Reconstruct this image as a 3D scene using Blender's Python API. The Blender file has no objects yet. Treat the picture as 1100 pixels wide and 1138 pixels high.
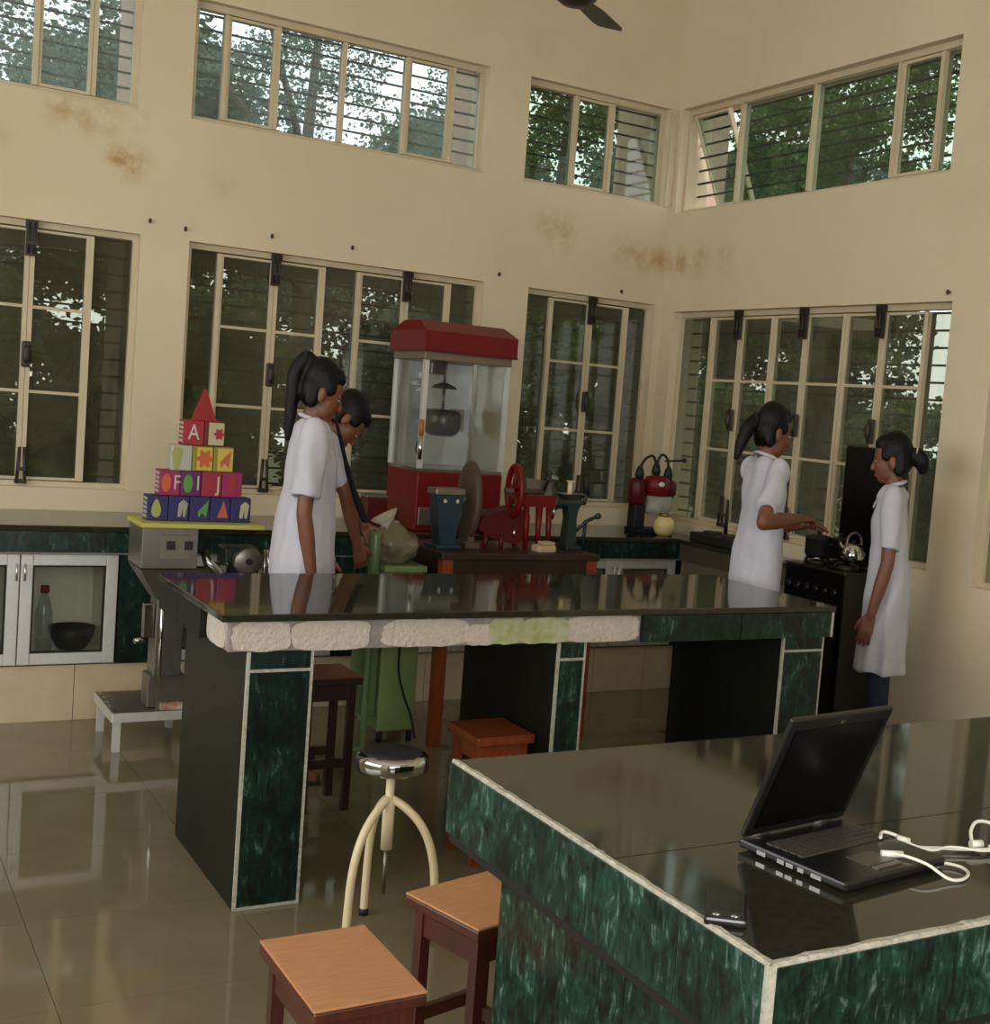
import bpy, bmesh, math, random
import numpy as np
from mathutils import Vector, Matrix
from mathutils import noise as mnoise
R = math.radians
random.seed(7)
sc = bpy.context.scene
col = sc.collection
# ------------------------------------------------------------------ camera
CAM = Vector((-4.301, -6.570, 1.5345))
yaw, pitch, roll = .568, .076, .082
f_ = Vector((math.sin(yaw) * math.cos(pitch), math.cos(yaw) * math.cos(pitch), -math.sin(pitch)))
r_ = Vector((math.cos(yaw), -math.sin(yaw), 0)); u_ = r_.cross(f_)
rt = math.cos(roll) * r_ + math.sin(roll) * u_
up = -math.sin(roll) * r_ + math.cos(roll) * u_
cd = bpy.data.cameras.new('camera'); cam = bpy.data.objects.new('camera', cd); col.objects.link(cam)
m3 = Matrix((rt, up, -f_)).transposed()
cam.matrix_world = Matrix.Translation(CAM) @ m3.to_4x4()
cd.sensor_fit = 'VERTICAL'; cd.sensor_height = 24.0
cd.lens = 24.0 * 1440.6 / 1138.0
cd.shift_x = -(700 - 550) / 1138.0
cd.shift_y = 0.0
cd.clip_start = .05
sc.camera = cam
# ------------------------------------------------------------------ world and light
w = bpy.data.worlds.new('overcast_sky'); sc.world = w; w.use_nodes = True
bg = w.node_tree.nodes['Background']; bg.inputs[0].default_value = (.94, .98, 1.0, 1); bg.inputs[1].default_value = 3.2
sc.view_settings.view_transform = 'Standard'; sc.view_settings.look = 'None'
sc.view_settings.exposure = 0.0; sc.view_settings.gamma = 1.0
sc.view_settings.use_curve_mapping = False

def area(name, loc, target, sx, sy, energy, color):
    l = bpy.data.lights.new(name, 'AREA'); l.shape = 'RECTANGLE'; l.size = sx; l.size_y = sy
    l.energy = energy; l.color = color
    o = bpy.data.objects.new(name, l); col.objects.link(o); o.location = loc
    d = Vector(target) - Vector(loc); o.rotation_euler = d.to_track_quat('-Z', 'Y').to_euler()
    return o
# added fill lamps at unseen window openings behind the camera and on the left
area('fill_behind_camera', (-4.4, -9.35, 2.0), (-4.0, 0, 1.6), 3.4, 2.2, 96, (1.0, .985, .96))
area('fill_left_wall', (-6.9, -3.6, 2.0), (0, -3.0, 1.4), 4.2, 2.2, 56, (1.0, .985, .96))
# the camera's own flash, a small lamp just above the lens
area('camera_flash', CAM + up * .07 - f_ * .02, CAM + f_ * 4, .05, .03, 14, (1.0, .99, .97))
# ------------------------------------------------------------------ materials
def s2l(c):
    return tuple((v / 12.92 if v <= .04045 else ((v + .055) / 1.055) ** 2.4) for v in (x / 255 for x in c)) + (1,)
MATS = {}
def mat(name, rgb, rough=.5, metal=0, var=.0, scale=20, bump=0, bscale=60, rgb2=None, spec=.5, coat=0, stretch=None, emit=None, trans=0):
    m = bpy.data.materials.new(name); m.use_nodes = True; nt = m.node_tree; b = nt.nodes['Principled BSDF']
    b.inputs['Roughness'].default_value = rough; b.inputs['Metallic'].default_value = metal
    b.inputs['Specular IOR Level'].default_value = spec; b.inputs['Coat Weight'].default_value = coat
    c = s2l(rgb)
    b.inputs['Base Color'].default_value = c
    if trans: b.inputs['Transmission Weight'].default_value = trans
    tc = nt.nodes.new('ShaderNodeTexCoord'); mp = nt.nodes.new('ShaderNodeMapping')
    nt.links.new(tc.outputs['Object'], mp.inputs[0])
    if stretch: mp.inputs['Scale'].default_value = stretch
    if var or rgb2:
        n = nt.nodes.new('ShaderNodeTexNoise'); n.inputs['Scale'].default_value = scale; n.inputs['Detail'].default_value = 6
        nt.links.new(mp.outputs[0], n.inputs['Vector'])
        r = nt.nodes.new('ShaderNodeValToRGB'); r.color_ramp.elements[0].position = .35; r.color_ramp.elements[1].position = .68
        c2 = s2l(rgb2) if rgb2 else tuple(min(1, x * (1 + var)) for x in c[:3]) + (1,)
        c1 = c if rgb2 else tuple(x * (1 - var) for x in c[:3]) + (1,)
        r.color_ramp.elements[0].color = c1; r.color_ramp.elements[1].color = c2
        nt.links.new(n.outputs['Fac'], r.inputs[0]); nt.links.new(r.outputs[0], b.inputs['Base Color'])
    if bump:
        n2 = nt.nodes.new('ShaderNodeTexNoise'); n2.inputs['Scale'].default_value = bscale; n2.inputs['Detail'].default_value = 5
        nt.links.new(mp.outputs[0], n2.inputs['Vector'])
        bp = nt.nodes.new('ShaderNodeBump'); bp.inputs['Strength'].default_value = bump; bp.inputs['Distance'].default_value = .02
        nt.links.new(n2.outputs['Fac'], bp.inputs['Height']); nt.links.new(bp.outputs[0], b.inputs['Normal'])
    if emit:
        b.inputs['Emission Color'].default_value = s2l(rgb); b.inputs['Emission Strength'].default_value = emit
    MATS[name] = m
    return m
def glass(name, tint, rough=.03, dust=.06, dustc=(150, 145, 125)):
    m = bpy.data.materials.new(name); m.use_nodes = True; nt = m.node_tree; nt.nodes.clear()
    out = nt.nodes.new('ShaderNodeOutputMaterial'); t = nt.nodes.new('ShaderNodeBsdfTransparent'); g = nt.nodes.new('ShaderNodeBsdfGlossy')
    d0 = nt.nodes.new('ShaderNodeBsdfDiffuse'); d0.inputs[0].default_value = s2l(dustc)
    d1 = nt.nodes.new('ShaderNodeBsdfTranslucent'); d1.inputs[0].default_value = s2l(dustc)
    d = nt.nodes.new('ShaderNodeMixShader'); nt.links.new(d0.outputs[0], d.inputs[1]); nt.links.new(d1.outputs[0], d.inputs[2])
    t.inputs[0].default_value = tint + (1,); g.inputs['Roughness'].default_value = rough
    ge = nt.nodes.new('ShaderNodeNewGeometry'); dt = nt.nodes.new('ShaderNodeVectorMath'); dt.operation = 'DOT_PRODUCT'
    nt.links.new(ge.outputs['Normal'], dt.inputs[0]); nt.links.new(ge.outputs['Incoming'], dt.inputs[1])
    fa = nt.nodes.new('ShaderNodeMath'); fa.operation = 'ABSOLUTE'; nt.links.new(dt.outputs['Value'], fa.inputs[0])
    fs_ = nt.nodes.new('ShaderNodeMath'); fs_.operation = 'SUBTRACT'; fs_.inputs[0].default_value = 1; nt.links.new(fa.outputs[0], fs_.inputs[1])
    fp = nt.nodes.new('ShaderNodeMath'); fp.operation = 'POWER'; fp.inputs[1].default_value = 5; nt.links.new(fs_.outputs[0], fp.inputs[0])
    fr = nt.nodes.new('ShaderNodeMath'); fr.operation = 'MULTIPLY_ADD'; fr.inputs[1].default_value = .9; fr.inputs[2].default_value = .045; nt.links.new(fp.outputs[0], fr.inputs[0])
    mx = nt.nodes.new('ShaderNodeMixShader'); mx2 = nt.nodes.new('ShaderNodeMixShader')
    n = nt.nodes.new('ShaderNodeTexNoise'); n.inputs['Scale'].default_value = 3; mr = nt.nodes.new('ShaderNodeMapRange')
    mr.inputs['To Min'].default_value = dust * .5; mr.inputs['To Max'].default_value = dust * 1.5
    nt.links.new(n.outputs[0], mr.inputs[0]); nt.links.new(mr.outputs[0], mx.inputs[0])
    nt.links.new(t.outputs[0], mx.inputs[1]); nt.links.new(d.outputs[0], mx.inputs[2])
    nt.links.new(fr.outputs[0], mx2.inputs[0]); nt.links.new(mx.outputs[0], mx2.inputs[1]); nt.links.new(g.outputs[0], mx2.inputs[2])
    nt.links.new(mx2.outputs[0], out.inputs[0])
    return m
def marble(name, dark, mid, light, scale=3.0, rough=.3):
    """serpentine marble: mottled dark green, fine slanted streaks, a few pale veins"""
    m = bpy.data.materials.new(name); m.use_nodes = True; nt = m.node_tree; b = nt.nodes['Principled BSDF']
    b.inputs['Roughness'].default_value = rough; b.inputs['Specular IOR Level'].default_value = .4
    tc = nt.nodes.new('ShaderNodeTexCoord')
    def noise(sc_, rotv, scv, det, dist):
        mp = nt.nodes.new('ShaderNodeMapping'); mp.inputs['Rotation'].default_value = rotv; mp.inputs['Scale'].default_value = scv
        nt.links.new(tc.outputs['Object'], mp.inputs[0])
        n = nt.nodes.new('ShaderNodeTexNoise'); n.inputs['Scale'].default_value = sc_; n.inputs['Detail'].default_value = det; n.inputs['Roughness'].default_value = .65; n.inputs['Distortion'].default_value = dist
        nt.links.new(mp.outputs[0], n.inputs[0]); return n.outputs[0]
    a = noise(scale * 2.6, (.2, .3, 0), (1, 1, 1), 10, 1.4)
    st = noise(scale * 3.4, (.5, .55, .25), (3.4, 3.4, .9), 10, 1.0)
    big = noise(scale * .6, (.2, .1, 0), (1, 1, .6), 4, 1.5)
    mu = nt.nodes.new('ShaderNodeMath'); mu.operation = 'MULTIPLY_ADD'; mu.inputs[1].default_value = .55
    nt.links.new(st, mu.inputs[0])
    h = nt.nodes.new('ShaderNodeMath'); h.operation = 'MULTIPLY'; h.inputs[1].default_value = .45; nt.links.new(a, h.inputs[0]); nt.links.new(h.outputs[0], mu.inputs[2])
    r = nt.nodes.new('ShaderNodeValToRGB'); e = r.color_ramp.elements
    e[0].position = .42; e[0].color = s2l(dark); e[1].position = .555; e[1].color = s2l(mid)
    x = e.new(.645); x.color = s2l(light)
    nt.links.new(mu.outputs[0], r.inputs[0])
    mr = nt.nodes.new('ShaderNodeMapRange'); mr.inputs['From Min'].default_value = .35; mr.inputs['From Max'].default_value = .62; mr.inputs['To Min'].default_value = .35; mr.inputs['To Max'].default_value = 1.25
    nt.links.new(big, mr.inputs[0])
    mx = nt.nodes.new('ShaderNodeMixRGB'); mx.blend_type = 'MULTIPLY'; mx.inputs[0].default_value = 1
    nt.links.new(r.outputs[0], mx.inputs[1]); nt.links.new(mr.outputs[0], mx.inputs[2]); nt.links.new(mx.outputs[0], b.inputs['Base Color'])
    return m
def wall_mat():
    m = bpy.data.materials.new('cream_distemper'); m.use_nodes = True; nt = m.node_tree; b = nt.nodes['Principled BSDF']
    b.inputs['Roughness'].default_value = .85; b.inputs['Specular IOR Level'].default_value = .2
    tc = nt.nodes.new('ShaderNodeTexCoord')
    n = nt.nodes.new('ShaderNodeTexNoise'); n.inputs['Scale'].default_value = 1.2; n.inputs['Detail'].default_value = 7
    nt.links.new(tc.outputs['Object'], n.inputs[0])
    r = nt.nodes.new('ShaderNodeValToRGB'); r.color_ramp.elements[0].position = .3; r.color_ramp.elements[1].position = .7
    r.color_ramp.elements[0].color = s2l((203, 188, 157)); r.color_ramp.elements[1].color = s2l((212, 198, 168))
    nt.links.new(n.outputs[0], r.inputs[0]); cur = r.outputs[0]
    n2 = nt.nodes.new('ShaderNodeTexNoise'); n2.inputs['Scale'].default_value = 9; n2.inputs['Detail'].default_value = 8; n2.inputs['Roughness'].default_value = .65
    nt.links.new(tc.outputs['Object'], n2.inputs[0])
    for (x, y, z, rad, amt) in ((-3.05, 0, 2.52, .13, 1.0), (-3.12, 0, 2.53, .09, .9), (-3.2, 0, 2.70, .17, .6), (-3.36, 0, 2.72, .16, .6), (-3.66, 0, 2.55, .12, .9), (-.72, 0, 2.53, .17, .7), (-.86, 0, 2.56, .12, .3),
                                (-.3, 0, 2.47, .13, .6), (-.16, 0, 2.45, .13, .7), (-.03, 0, 2.45, .13, .7), (0, -.15, 2.44, .14, .7), (0, -.35, 2.43, .16, .6), (0, -.6, 2.44, .14, .4), (-.95, 0, 3.55, .16, .2), (-2.62, 0, 2.48, .12, .2), (-3.02, 0, 2.71, .09, .3)):
        vm = nt.nodes.new('ShaderNodeVectorMath'); vm.operation = 'DISTANCE'; vm.inputs[1].default_value = (x, y, z)
        nt.links.new(tc.outputs['Object'], vm.inputs[0])
        mr = nt.nodes.new('ShaderNodeMapRange'); mr.interpolation_type = 'SMOOTHSTEP'
        mr.inputs['From Min'].default_value = 0; mr.inputs['From Max'].default_value = rad; mr.inputs['To Min'].default_value = 1; mr.inputs['To Max'].default_value = 0
        nt.links.new(vm.outputs['Value'], mr.inputs[0])
        n3 = nt.nodes.new('ShaderNodeMapRange'); n3.inputs['From Min'].default_value = .38; n3.inputs['From Max'].default_value = .62
        n3.inputs['To Max'].default_value = amt
        nt.links.new(n2.outputs[0], n3.inputs[0])
        mu = nt.nodes.new('ShaderNodeMath'); mu.operation = 'MULTIPLY'
        nt.links.new(mr.outputs[0], mu.inputs[0]); nt.links.new(n3.outputs[0], mu.inputs[1])
        mx = nt.nodes.new('ShaderNodeMixRGB'); mx.inputs[2].default_value = s2l((164, 120, 54))
        nt.links.new(mu.outputs[0], mx.inputs[0]); nt.links.new(cur, mx.inputs[1]); cur = mx.outputs[0]
    nt.links.new(cur, b.inputs['Base Color'])
    bp = nt.nodes.new('ShaderNodeBump'); bp.inputs['Strength'].default_value = .08; nt.links.new(n2.outputs[0], bp.inputs['Height']); nt.links.new(bp.outputs[0], b.inputs['Normal'])
    return m
def wood(name, c1, c2, rough=.35, axis=(3, 30, 30)):
    return mat(name, c1, rough, var=.01, scale=4, rgb2=c2, stretch=axis)
WALL = wall_mat()
CEIL = mat('white_ceiling', (225, 218, 200), .9)
TILE = mat('vitrified_floor_tile', (112, 102, 80), .055, var=.05, scale=5, rgb2=(120, 109, 86))
GROUT = mat('tile_grout', (100, 91, 72), .4)
MARBLE = marble('green_marble', (7, 19, 17), (20, 50, 40), (84, 116, 102), 4.6, .35)
MARBLE2 = marble('bright_green_marble', (10, 25, 22), (32, 66, 54), (112, 136, 124), 6.2, .3)
GRANITE = mat('polished_dark_granite', (38, 36, 28), .06, scale=60, rgb2=(52, 48, 37))
CEMENT = mat('white_cement_joint', (176, 172, 156), .8, var=.15, scale=60, bump=.4, bscale=90)
PLASTER = mat('white_plaster_patch', (196, 184, 172), .9, var=.06, scale=40, bump=.5, bscale=70)
PLASTER2 = mat('grey_mortar', (148, 138, 134), .9, var=.1, scale=30, bump=.5, bscale=60)
PAINTG = mat('green_paint_smear', (146, 156, 96), .8, var=.1, scale=25, rgb2=(182, 180, 150))
FRAME = mat('cream_window_paint', (196, 180, 148), .5, var=.05, scale=15)
BARM = mat('dark_iron_bar', (52, 50, 44), .6)
IRON = mat('dark_brown_iron', (44, 34, 27), .5, var=.2, scale=60)
GLASS = glass('dusty_window_glass', (.60, .62, .56), .05, .22, (124, 118, 98))
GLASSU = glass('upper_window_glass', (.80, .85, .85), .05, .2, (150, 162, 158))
GLASSR = glass('shade_tinted_upper_glass', (.58, .64, .58), .05, .05, (140, 148, 136))  # darker copy of the upper glass, shade of the corner windows put into its tint
CGLASS = glass('clear_cabinet_glass', (.88, .9, .88), .02, .02)
PINK = mat('pinkish_plaster', (186, 158, 142), .9, var=.06)
CONC = mat('weathered_concrete', (120, 110, 98), .9, var=.12, scale=6)
ALU = mat('brushed_aluminium', (200, 198, 192), .42, .35, var=.04, scale=30)
STEEL = mat('stainless_steel', (176, 172, 164), .22, 1, var=.06, scale=12)
STEELD = mat('dull_steel_sheet', (132, 128, 118), .38, .85, var=.08, scale=10)
CHROME = mat('polished_chrome', (200, 200, 198), .08, 1)
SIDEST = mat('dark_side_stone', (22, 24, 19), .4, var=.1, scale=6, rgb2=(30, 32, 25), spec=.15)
BEIGET = mat('beige_wall_tile', (190, 172, 140), .25, var=.04, scale=8)
RED = mat('red_enamel', (106, 11, 13), .42, spec=.3, var=.06, scale=10)
DKRED = mat('dark_red_enamel', (78, 10, 14), .42, spec=.3)
BLUE = mat('blue_hammered_paint', (16, 44, 58), .4, var=.1, scale=30)
GREENP = mat('pale_green_machine_paint', (118, 140, 84), .45, var=.05)
DKGREEN = mat('dark_green_cast_iron', (30, 46, 40), .45, var=.1)
BLACK = mat('black_enamel', (9, 9, 9), .2)
BLACKM = mat('matt_black', (16, 15, 14), .6)
RUST = mat('brown_cast_disc', (78, 60, 48), .6, var=.15, scale=30)
WOODT = wood('beech_laminate', (176, 120, 78), (190, 134, 90), .35, (4, 40, 40))
MAHO = wood('mahogany_polish', (66, 30, 22), (84, 40, 28), .28, (30, 30, 3))
DKWOOD = wood('dark_wood', (44, 28, 21), (56, 36, 26), .35, (30, 30, 3))
ORWOOD = wood('orange_wood', (120, 54, 22), (142, 66, 26), .35, (30, 30, 3))
BRTOP = wood('red_brown_wood', (96, 56, 36), (112, 66, 42), .35, (4, 40, 40))
CREAMP = mat('cream_enamel', (226, 208, 168), .35)
WHITEC = mat('white_cotton', (184, 182, 191), .9, var=.03, scale=40, bump=.12, bscale=25)
SKIN = mat('brown_skin', (112, 68, 46), .5, var=.05, scale=12)
HAIR = mat('black_hair', (8, 7, 7), .5, bump=.12, bscale=90, stretch=(1, 6, 1), spec=.22)
NAVY = mat('navy_cloth', (24, 34, 62), .85, var=.1)
MAROON = mat('maroon_cloth', (86, 22, 38), .85, var=.1)
BLACKC = mat('black_cloth', (12, 12, 14), .9, var=.1)
LEATH = mat('brown_sandal', (60, 40, 28), .6)
EYEW = mat('eye_white', (150, 138, 126), .4)
LIP = mat('lip', (104, 52, 44), .5)
YELLOW = mat('yellow_board', (176, 170, 78), .5)
WHITEP = mat('white_plastic', (222, 218, 206), .4)
PLASTICB = mat('black_plastic', (20, 19, 19), .32)
KEYM = mat('grey_key', (62, 58, 52), .5)
SCREEN = mat('dark_screen', (5, 5, 6), .22, spec=.3)
SACK = mat('murky_plastic_sack', (112, 104, 82), .35, var=.12, scale=14, bump=.6, bscale=14)
LEAF = mat('leaf_green', (72, 96, 44), .6, var=.3, scale=3, rgb2=(104, 130, 62))
LEAF2 = mat('dark_leaf', (58, 76, 50), .6, var=.3, scale=3, rgb2=(78, 98, 64))
LEAF3 = mat('bluish_leaf', (96, 114, 100), .6, var=.3, scale=3, rgb2=(122, 140, 122))
for m_ in (LEAF, LEAF2, LEAF3):
    nt = m_.node_tree; b_ = nt.nodes['Principled BSDF']; o_ = nt.nodes['Material Output']; tl = nt.nodes.new('ShaderNodeBsdfTranslucent'); mx_ = nt.nodes.new('ShaderNodeMixShader'); mx_.inputs[0].default_value = .45
    nt.links.new(b_.inputs['Base Color'].links[0].from_socket, tl.inputs[0]); nt.links.new(b_.outputs[0], mx_.inputs[1]); nt.links.new(tl.outputs[0], mx_.inputs[2]); nt.links.new(mx_.outputs[0], o_.inputs[0])
BARK = mat('bark', (84, 68, 52), .9, var=.2, scale=10)
SOIL = mat('dry_ground', (96, 84, 58), .95, var=.2, scale=2, rgb2=(80, 92, 54))
# ------------------------------------------------------------------ mesh helpers
class MB:
    def __init__(s): s.v = []; s.f = []; s.sm = []
    def add(s, vs, fs, smooth=False):
        b = len(s.v); s.v += [tuple(v) for v in vs]; s.f += [tuple(i + b for i in f) for f in fs]; s.sm += [smooth] * len(fs); return s
    def box(s, x0, x1, y0, y1, z0, z1, M=None, bev=0):
        if bev:
            bm = bmesh.new(); bmesh.ops.create_cube(bm, size=1)
            for v in bm.verts: v.co = Vector(((x0 + x1) / 2 + v.co.x * (x1 - x0), (y0 + y1) / 2 + v.co.y * (y1 - y0), (z0 + z1) / 2 + v.co.z * (z1 - z0)))
            bmesh.ops.bevel(bm, geom=bm.edges[:], offset=bev, segments=2, affect='EDGES', profile=.5)
            bm.verts.index_update(); vs = [v.co.copy() for v in bm.verts]; fs = [[v.index for v in f.verts] for f in bm.faces]; bm.free()
        else:
            vs = [Vector(p) for p in ((x0, y0, z0), (x1, y0, z0), (x1, y1, z0), (x0, y1, z0), (x0, y0, z1), (x1, y0, z1), (x1, y1, z1), (x0, y1, z1))]
            fs = [(0, 3, 2, 1), (4, 5, 6, 7), (0, 1, 5, 4), (1, 2, 6, 5), (2, 3, 7, 6), (3, 0, 4, 7)]
        if M: vs = [M @ v for v in vs]
        return s.add(vs, fs)
    def tube(s, pts, rad, n=10, cap=True, smooth=True, flat=1.0):
        pts = [Vector(p) for p in pts]; k = len(pts)
        rads = rad if isinstance(rad, (list, tuple)) else [rad] * k
        vs = []; prev = None
        for i, p in enumerate(pts):
            t = (pts[min(i + 1, k - 1)] - pts[max(i - 1, 0)]).normalized()
            if prev is None:
                a = Vector((0, 0, 1)) if abs(t.z) < .9 else Vector((1, 0, 0)); x = t.cross(a).normalized()
            else: x = (prev - t * prev.dot(t)).normalized()
            prev = x; y = t.cross(x)
            for j in range(n):
                a = 2 * math.pi * j / n; vs.append(p + rads[i] * (x * math.cos(a) + y * flat * math.sin(a)))
        fs = [(i * n + j, i * n + (j + 1) % n, (i + 1) * n + (j + 1) % n, (i + 1) * n + j) for i in range(k - 1) for j in range(n)]
        b = len(s.v); s.add(vs, fs, smooth)
        if cap: s.add([], []); s.f += [tuple(b + j for j in range(n))[::-1], tuple(b + (k - 1) * n + j for j in range(n))]; s.sm += [False, False]
        return s
    def cyl(s, p0, p1, r0, r1=None, n=16): return s.tube([p0, p1], [r0, r0 if r1 is None else r1], n)
    def lathe(s, prof, n=24, c=(0, 0, 0), smooth=True, M=None, sx=1, sy=1):
        vs = []; k = len(prof)
        for r, z in prof:
            for j in range(n):
                a = 2 * math.pi * j / n; v = Vector((r * math.cos(a) * sx, r * math.sin(a) * sy, z))
                if M: v = M @ v
                vs.append(v + Vector(c))
        fs = [(i * n + j, i * n + (j + 1) % n, (i + 1) * n + (j + 1) % n, (i + 1) * n + j) for i in range(k - 1) for j in range(n)]
        b = len(s.v); s.add(vs, fs, smooth)
        if prof[0][0] > 1e-4: s.f.append(tuple(b + j for j in range(n))[::-1]); s.sm.append(False)
        if prof[-1][0] > 1e-4: s.f.append(tuple(b + (k - 1) * n + j for j in range(n))); s.sm.append(False)
        return s
    def ell(s, c, r, M=None, n=16, m=10):
        prof = [(max(1e-5, math.sin(math.pi * i / m)), -math.cos(math.pi * i / m)) for i in range(m + 1)]
        vs = []
        for q, z in prof:
            for j in range(n):
                a = 2 * math.pi * j / n; v = Vector((q * math.cos(a) * r[0], q * math.sin(a) * r[1], z * r[2]))
                if M: v = M @ v
                vs.append(v + Vector(c))
        fs = [(i * n + j, i * n + (j + 1) % n, (i + 1) * n + (j + 1) % n, (i + 1) * n + j) for i in range(m) for j in range(n)]
        return s.add(vs, fs, True)
    def prism(s, poly, d0, d1, ax='y', M=None):
        n = len(poly)
        def P(a, b, d): return {'y': Vector((a, d, b)), 'x': Vector((d, a, b)), 'z': Vector((a, b, d))}[ax]
        vs = [P(a, b, d0) for a, b in poly] + [P(a, b, d1) for a, b in poly]
        if M: vs = [M @ v for v in vs]
        fs = [tuple(range(n)), tuple(range(2 * n - 1, n - 1, -1))] + [(i, i + n, (i + 1) % n + n, (i + 1) % n) for i in range(n)]
        return s.add(vs, fs)
    def xf(s, M): s.v = [tuple(M @ Vector(v)) for v in s.v]; return s
    def mesh(s, name, m):
        me = bpy.data.meshes.new(name); me.from_pydata(s.v, [], s.f); me.update()
        bm = bmesh.new(); bm.from_mesh(me); bmesh.ops.recalc_face_normals(bm, faces=bm.faces[:]); bm.to_mesh(me); bm.free()
        me.polygons.foreach_set('use_smooth', s.sm); me.materials.append(m); return me
    def build(s, name, m, parent=None, loc=None, rot=None):
        return link(name, s.mesh(name, m), parent, loc, rot)
def link(name, me, parent=None, loc=None, rot=None):
    o = bpy.data.objects.new(name, me); col.objects.link(o)
    if parent: o.parent = parent
    if loc is not None: o.location = loc
    if rot is not None: o.rotation_euler = rot
    return o
def tag(o, label=None, cat=None, group=None, kind=None):
    if label: o['label'] = label
    if cat: o['category'] = cat
    if group: o['group'] = group
    if kind: o['kind'] = kind
    return o
def thing(name, loc, label=None, cat=None, group=None, rz=0, kind=None):
    o = bpy.data.objects.new(name, None); o.empty_display_size = .05; col.objects.link(o); o.location = loc; o.rotation_euler = (0, 0, rz)
    return tag(o, label, cat, group, kind)
def B(*a, **k): return MB().box(*a, **k)
def text_mesh(ch, size, m, depth=.002):
    cu = bpy.data.curves.new('letter', 'FONT'); cu.body = ch; cu.size = size; cu.extrude = depth; cu.align_x = 'CENTER'; cu.align_y = 'CENTER'
    o = bpy.data.objects.new('tmp', cu); col.objects.link(o)
    dg = bpy.context.evaluated_depsgraph_get(); dg.update()
    me = bpy.data.meshes.new_from_object(o.evaluated_get(dg)); bpy.data.objects.remove(o); me.materials.clear(); me.materials.append(m); return me
def remesh(mb, vox, smooth=2):
    me = mb.mesh('tmp', WHITEC); o = bpy.data.objects.new('tmp', me); col.objects.link(o)
    md = o.modifiers.new('r', 'REMESH'); md.mode = 'VOXEL'; md.voxel_size = vox; md.use_smooth_shade = True
    if smooth: s = o.modifiers.new('s', 'SMOOTH'); s.iterations = smooth; s.factor = .5
    dg = bpy.context.evaluated_depsgraph_get(); dg.update()
    m2 = bpy.data.meshes.new_from_object(o.evaluated_get(dg)); bpy.data.objects.remove(o)
    m2.polygons.foreach_set('use_smooth', [True] * len(m2.polygons)); m2.materials.clear(); return m2
# ------------------------------------------------------------------ room shell
RX0, RY0, CH = -7.0, -9.5, 4.3
LT, LB, UT, UB = 2.19, .965, 3.34, 2.77
rLT, rLB, rUT, rUB = 2.15, .93, 3.34, 2.73
def wall(name, opens, a0, a1, d0, d1, ax):
    us = sorted({a0, a1} | {o[0] for o in opens} | {o[1] for o in opens}); zs = sorted({0, CH} | {o[2] for o in opens} | {o[3] for o in opens})
    m = MB()
    for i in range(len(us) - 1):
        for j in range(len(zs) - 1):
            cu, cz = (us[i] + us[i + 1]) / 2, (zs[j] + zs[j + 1]) / 2
            if any(o[0] < cu < o[1] and o[2] < cz < o[3] for o in opens): continue
            if ax == 'x': m.box(us[i], us[i + 1], d0, d1, zs[j], zs[j + 1])
            else: m.box(d0, d1, us[i], us[i + 1], zs[j], zs[j + 1])
    o = m.build(name, WALL); tag(o, kind='structure')
    # drop the faces shared by neighbouring cells so the plaster is one surface
    bm = bmesh.new(); bm.from_mesh(o.data); bmesh.ops.remove_doubles(bm, verts=bm.verts, dist=1e-5)
    bm.verts.index_update(); seen = {}
    for f in bm.faces: seen.setdefault(tuple(sorted(v.index for v in f.verts)), []).append(f)
    bmesh.ops.delete(bm, geom=[f for k in seen.values() if len(k) > 1 for f in k], context='FACES')
    bm.to_mesh(o.data); bm.free()
    return o
T = .22
backO = [(-3.93, -2.99, LB, LT), (-2.765, -1.18, LB, LT), (-.905, -.05, LB, LT), (-3.93, -3.03, UB, UT), (-2.79, -1.235, UB, UT), (-.985, -.05, UB, UT)]
rightO = [(-2.36, -.13, rLB, rLT), (-2.265, -.05, rUB, rUT), (-4.4, -2.625, rLB - .03, rLT - .05)]
wall('wall_back', backO, RX0, T, 0, T, 'x')
wall('wall_right', rightO, RY0, 0, 0, T, 'y')
wall('wall_left', [(-5.9, -1.3, 1.0, 3.2)], RY0, T, RX0 - T, RX0, 'y')
wall('wall_front', [(-6.2, -2.6, .9, 3.2)], RX0 - T, T, RY0 - T, RY0, 'x')
tag(B(RX0 - T, T, RY0 - T, T, CH, CH + .15).build('ceiling', CEIL), kind='structure')
fl = B(RX0, 0, RY0, 0, -.12, -.006).build('floor', GROUT); tag(fl, kind='structure')
TS = .56
tmesh = B(.0008, TS - .0008, .0008, TS - .0008, -.0058, 0).mesh('tile', TILE)
nx, ny = 0, 0
x = -3.2
while x > RX0: x -= TS
xs = []
while x < 0: xs.append(x); x += TS
y = 0; ys = []
while y > RY0: y -= TS; ys.append(y)
for x in xs:
    for y in ys:
        if x < RX0 or y < RY0 or x + TS > 0:
            x0, x1, y0, y1 = max(x, RX0) + .0015, min(x + TS, 0) - .0015, max(y, RY0) + .0015, y + TS - .0015
            if x1 - x0 > .02 and y1 - y0 > .02: B(x0, x1, y0, y1, -.0058, 0).build('tile', TILE, fl)
        else: link('tile', tmesh, fl, (x, y, 0))
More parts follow.
